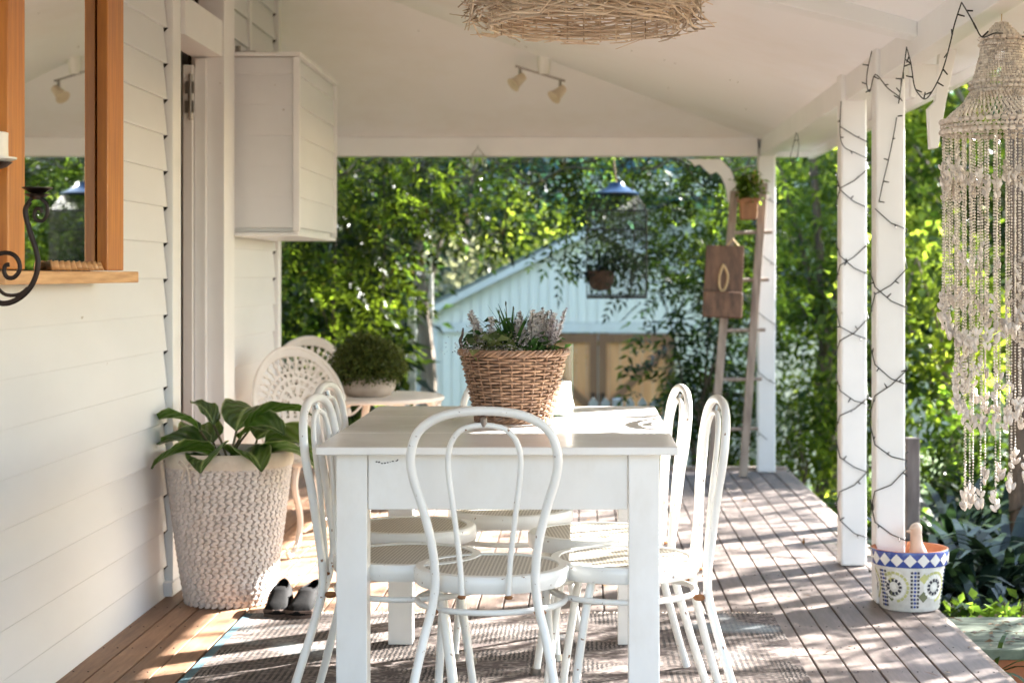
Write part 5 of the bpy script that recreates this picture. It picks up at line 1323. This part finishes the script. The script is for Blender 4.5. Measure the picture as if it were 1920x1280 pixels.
def cluster(c, n, s_):
    for q in range(n):
        a = rr.uniform(0, 2 * PI); r_ = rr.uniform(.003, .011); rot = Matrix.Rotation(a, 3, 'Z') @ Matrix.Rotation(rr.uniform(.2, .8), 3, 'Y')
        shells.blob((c[0] + r_ * math.cos(a), c[1] + r_ * math.sin(a), c[2] - rr.uniform(0, .05)), s_ * .42, s_ * .30, s_ * .8, rot, 6, 4)
zdn = lambda py: P(0, py, CY)[2] - ctop
for j in range(40):       # outer tier
    a = 2 * PI * j / 40; R = .157; zend = zdn(600 + 40 * math.sin(a * 2))
    x, y = R * math.cos(a), R * math.sin(a)
    strand([(x, y, -.30), (x + rr.uniform(-.004, .004), y, zend)], .0082, .0031, hang, .0006)
    cluster((x, y, zdn(300) + rr.uniform(-.02, .02) - .05 * abs(math.sin(a * 1.5 + 1.2))), 9, .013)
    cluster((x, y, zend + .03), 9, .015)
for j in range(24):       # middle tier
    a = 2 * PI * (j + .5) / 24; R = .125; f = (a / (2 * PI)); zend = zdn(690 + 110 * abs(math.sin(a + .6)))
    x, y = R * math.cos(a), R * math.sin(a)
    strand([(x, y, -.29), (x, y, zend)], .0082, .0031, hang, .0006)
    cluster((x, y, zdn(430 + 120 * rr.random())), 5, .013); cluster((x, y, zend + .04), 10, .015)
for j in range(15):       # long inner tier
    a = 2 * PI * (j + .3) / 15; R = .10; zend = zdn(960 - 90 * (math.cos(a - 3.3) * -.5 + .5) - rr.uniform(0, 30))
    x, y = R * math.cos(a), R * math.sin(a)
    strand([(x, y, -.29), (x, y, zend)], .0082, .0028, hang, .0006)
    cluster((x, y, zdn(650 + 120 * rr.random())), 5, .013); cluster((x, y, zend + .03), 10, .015)
hang.build('bead_strands', M['bead'], sc_, smooth=True, kind='stuff', fixn=False)
shells.build('shell_clusters', M['shell'], sc_, smooth=True, kind='stuff', fixn=False)
MB().tube([(0, 0, 0), (0, 0, 1.985 - ctop)], .0012, 5).build('hanging_cord', M['rope'], sc_)
hk = MB(); hk.tube([(-.045, 0, -.035), (0, 0, .002), (.045, 0, -.035)], .003, 5); hk.tube([(0, -.045, -.035), (0, 0, .002), (0, .045, -.035)], .003, 5); hk.build('hanger', M['bead'], sc_)

# ------------------------------------------------------------------ mirror, sill, sconces
MXp = -1.46
mir = E('wall_mirror', 'tall mirror in a deep orange timber frame on the weatherboard wall', 'mirror', (MXp, 5.0, 1.2))
def mbx(name, m, x0, x1, y0, y1, z0, z1, bev=.003): return boxp(name, m, mir, x0, x1, y0, y1, z0, z1, bev)
mbx('mirror_pane', 'mirror', MXp - .004, MXp, 4.53, 5.322, 1.203, 2.3, 0)
mbx('backing', 'orange_wood', -1.522, MXp - .006, 4.4, 5.51, 1.203, 2.36)
mbx('frame_side', 'orange_wood', -1.458, -1.425, 4.395, 4.53, 1.203, 2.3)
mbx('frame_side', 'orange_wood', -1.458, -1.425, 5.324, 5.512, 1.203, 2.3)
mbx('frame_head', 'orange_wood', -1.458, -1.425, 4.395, 5.512, 2.303, 2.4)
mbx('sill', 'pine', -1.52, -1.40, 4.30, 5.60, 1.165, 1.2)
tr_ = MB()
pts = []
n = 60
for i in range(n + 1):
    u = i / n; pts.append((-1.445 + .01 * math.cos(u * PI * 18), 4.80 + .52 * u, 1.203))
vs = [p for p in pts] + [(p[0] - .008 + .004 * math.cos(i), p[1], p[2] + .022 + .005 * math.cos(i / n * PI * 18)) for i, p in enumerate(pts)]
tr_.add(vs, [(i, i + 1, i + n + 2, i + n + 1) for i in range(n)])
simple('scalloped_tray', 'scalloped natural wood tray resting on the mirror sill', 'tray', tr_, M['pine'], smooth=True, solid=.005)
YC = 4.3
sc1 = E('iron_sconce', 'black wrought iron scroll candle holder in front of the mirror', 'sconce', P(60, 470, YC))
def SPt(px_, py, dy=0): p = P(px_, py, YC); o_ = sc1.location; return (p[0] - o_.x, dy, p[2] - o_.z)
def scroll(pxs, r=.0052): return MB().tube(smooth_pts([SPt(x, y, d) for x, y, d in [(q + (0,))[:3] for q in pxs]], 5), r, 8, squash=.55)
scroll([(56, 378), (48, 392), (50, 412), (58, 440), (68, 470), (71, 500), (62, 530), (45, 552), (22, 566), (0, 568), (-22, 556)], .0068).build('scroll', M['iron'], sc1, smooth=True)
scroll([(-20, 520), (-8, 536), (10, 552), (35, 552), (52, 540)], .0045).build('scroll', M['iron'], sc1, smooth=True)
scroll([(-12, 480), (8, 474), (26, 478), (36, 492), (36, 508), (26, 520), (14, 520), (8, 510), (10, 498), (18, 496)], .0055).build('scroll', M['iron'], sc1, smooth=True)
scroll([(50, 385), (60, 372), (76, 372), (88, 384), (88, 402), (80, 414), (68, 412), (64, 402), (68, 392), (76, 392), (79, 399)], .0048).build('scroll', M['iron'], sc1, smooth=True)
c = SPt(70, 356)
MB().lathe([(.0005, -.012), (.012, -.010), (.030, .0), (.037, .004), (.037, .006), (.028, .004), (.0005, -.006)], 20, c).build('drip_pan', M['iron'], sc1, smooth=True)
c = SPt(70, 366)
MB().lathe([(.0005, -.01), (.010, -.009), (.026, -.001), (.032, .003), (.0005, .0)], 20, c).build('drip_pan', M['iron'], sc1, smooth=True)
MB().tube([SPt(71, 356), SPt(71, 344)], [.002, .0006], 6).build('spike', M['iron'], sc1)
MB().tube(smooth_pts([SPt(-12, 480), SPt(-35, 500, .02), (SPt(-60, 520)[0], .02, SPt(-60, 520)[2])], 3), .006, 8).build('wall_arm', M['iron'], sc1, smooth=True)
sc2 = E('iron_sconce', 'iron candle plate with pale dish at the left edge beside the mirror', 'sconce', P(-12, 298, YC))
MB().lathe([(.0005, -.018), (.02, -.014), (.045, -.004), (.055, .0), (.055, .004), (.0005, .002)], 28).build('dish', M['frost'], sc2, smooth=True)
MB().lathe([(.0005, -.03), (.03, -.020), (.045, -.008), (.0005, -.005)], 20).build('drip_pan', M['iron'], sc2, smooth=True)
MB().tube([(-.12, .02, -.08), (-.05, 0, -.06), (0, 0, -.03)], .006, 8).build('wall_arm', M['iron'], sc2, smooth=True)
cn = P(-12, 298, YC)
simple('white_candle', 'worn white candle on the dish at the left edge', 'candle', MB().lathe([(.0005, .0045), (.034, .0045), (.035, .03), (.034, .064), (.028, .066), (.0005, .058)], 24, cn, fn=lambda a, z: 1 + .03 * math.sin(a * 5 + z * 90)), M['candle'], smooth=True)

# ------------------------------------------------------------------ string lights
def bulbs(mb, pts, step, seed, ln=.022):
    rr = random.Random(seed); acc = 0
    for a, bq in zip(pts[:-1], pts[1:]):
        a = Vector(a); bq = Vector(bq); d = (bq - a).length
        acc += d
        if acc > step:
            acc = 0; t_ = (bq - a).normalized(); s_ = Vector((rr.uniform(-1, 1), -.4, rr.uniform(-.8, .6))); s_ = (s_ - t_ * s_.dot(t_)).normalized()
            mb.tube([bq, bq + s_ * ln], [.0028, .0022], 5)
def garland(label, pts, r=.0021, step=.07, seed=1):
    sm = smooth_pts(pts, 5); root = E('string_lights', label, 'string lights', tuple(sm[0]), group='black string lights')
    loc = [v - Vector(sm[0]) for v in sm]
    MB().tube(loc, r, 5).build('cable', M['wire'], root, fixn=False)
    mb = MB(); bulbs(mb, loc, step, seed); mb.build('bulbs', M['wire'], root, kind='stuff', fixn=False); return root
def helix(cx, cy, z0, z1, pitch_, d, ph=0, hw=.058):
    corners = [(-hw, -hw), (hw, -hw), (hw, hw), (-hw, hw)]
    if d < 0: corners = corners[::-1]
    pts = []; n = int((z1 - z0) / pitch_ * 4)
    for i in range(n + 1):
        c = corners[(i + ph) % 4]; c2 = corners[(i + ph + 1) % 4]; z = z1 - i * pitch_ / 4
        front = (c[1] < 0 and c2[1] < 0)
        pts.append((cx + c[0], cy + c[1], z + rnd.uniform(-.012, .012)))
        if front: pts.append((cx + (c[0] + c2[0]) / 2, cy - hw - .004, z - pitch_ * .16))
    return pts
def straight(pts, n=4):
    out = []
    for a, bq in zip(pts[:-1], pts[1:]):
        a = Vector(a); bq = Vector(bq); out += [a.lerp(bq, q / n) for q in range(n)]
    return out + [Vector(pts[-1])]
def wrap(label, cx, cy, z0, z1, pitch_, d, ph, seed):
    sm = straight(helix(cx, cy, z0, z1, pitch_, d, ph)); root = E('string_lights', label, 'string lights', tuple(sm[0]), group='black string lights')
    loc = [v - Vector(sm[0]) for v in sm]; MB().tube(loc, .0021, 5).build('cable', M['wire'], root, fixn=False)
    mb = MB(); bulbs(mb, loc, .085, seed); mb.build('bulbs', M['wire'], root, kind='stuff', fixn=False)
wrap('black light string winding round the middle lit post', 1.123, 7.235, .02, 1.80, .27, 1, 0, 1)
wrap('second black light string crossing down the middle lit post', 1.123, 7.235, .15, 1.7, .31, -1, 1, 2)
wrap('black light string winding round the post behind the mosaic pot', 1.127, 6.41, .02, 1.42, .28, 1, 0, 3)
wrap('second black light string crossing down the post behind the mosaic pot', 1.127, 6.41, .15, 1.3, .36, -1, 1, 4)
wrap('black light string round the corner post behind the ladder', 1.13, 10.62, .2, 1.7, .36, 1, 0, 5)
garland('black light string falling across the front of the near lit post', [P(1700, 88, 5.76), P(1695, 125, 5.82), P(1686, 185, 6.33), P(1678, 240, 6.34), P(1668, 290, 6.34), P(1656, 340, 6.34), P(1648, 378, 6.34)], seed=6)
garland('black light string looping between the two lit posts', [P(1577, 190, 7.1), P(1575, 250, 7.15), P(1582, 275, 7.15), P(1600, 285, 7.16), P(1626, 297, 7.16)], seed=7)
garland('black light string drooping beside the top of the middle lit post', [P(1635, 95, 6.44), P(1627, 130, 6.5), P(1625, 158, 6.5), P(1631, 172, 6.45), P(1641, 140, 6.33), P(1664, 165, 6.33), P(1684, 180, 6.33), P(1692, 190, 6.33)], seed=8)
garland('black light string swinging from the near post out towards the bracket', [P(1700, 90, 5.76), P(1708, 120, 5.6), P(1714, 160, 5.5), P(1722, 176, 5.45), P(1735, 186, 5.4), P(1750, 168, 5.3), P(1768, 130, 5.15), P(1782, 80, 5.05), P(1790, 45, 5.0), P(1803, 5, 4.94)], seed=9)
garland('black light string running from the beam to the shell chandelier', [P(1803, 5, 4.94), P(1815, 25, 4.85), P(1828, 48, 4.8), P(1842, 70, 4.75), P(1868, 62, 4.72), P(1895, 66, 4.8), P(1935, 72, 4.7)], seed=10)
garland('short black light string hanging from the far side beam', [P(1493, 248, 8.7), P(1488, 270, 8.7), P(1482, 296, 8.7), P(1490, 310, 8.7), P(1498, 275, 8.7), P(1495, 250, 8.7)], seed=11)
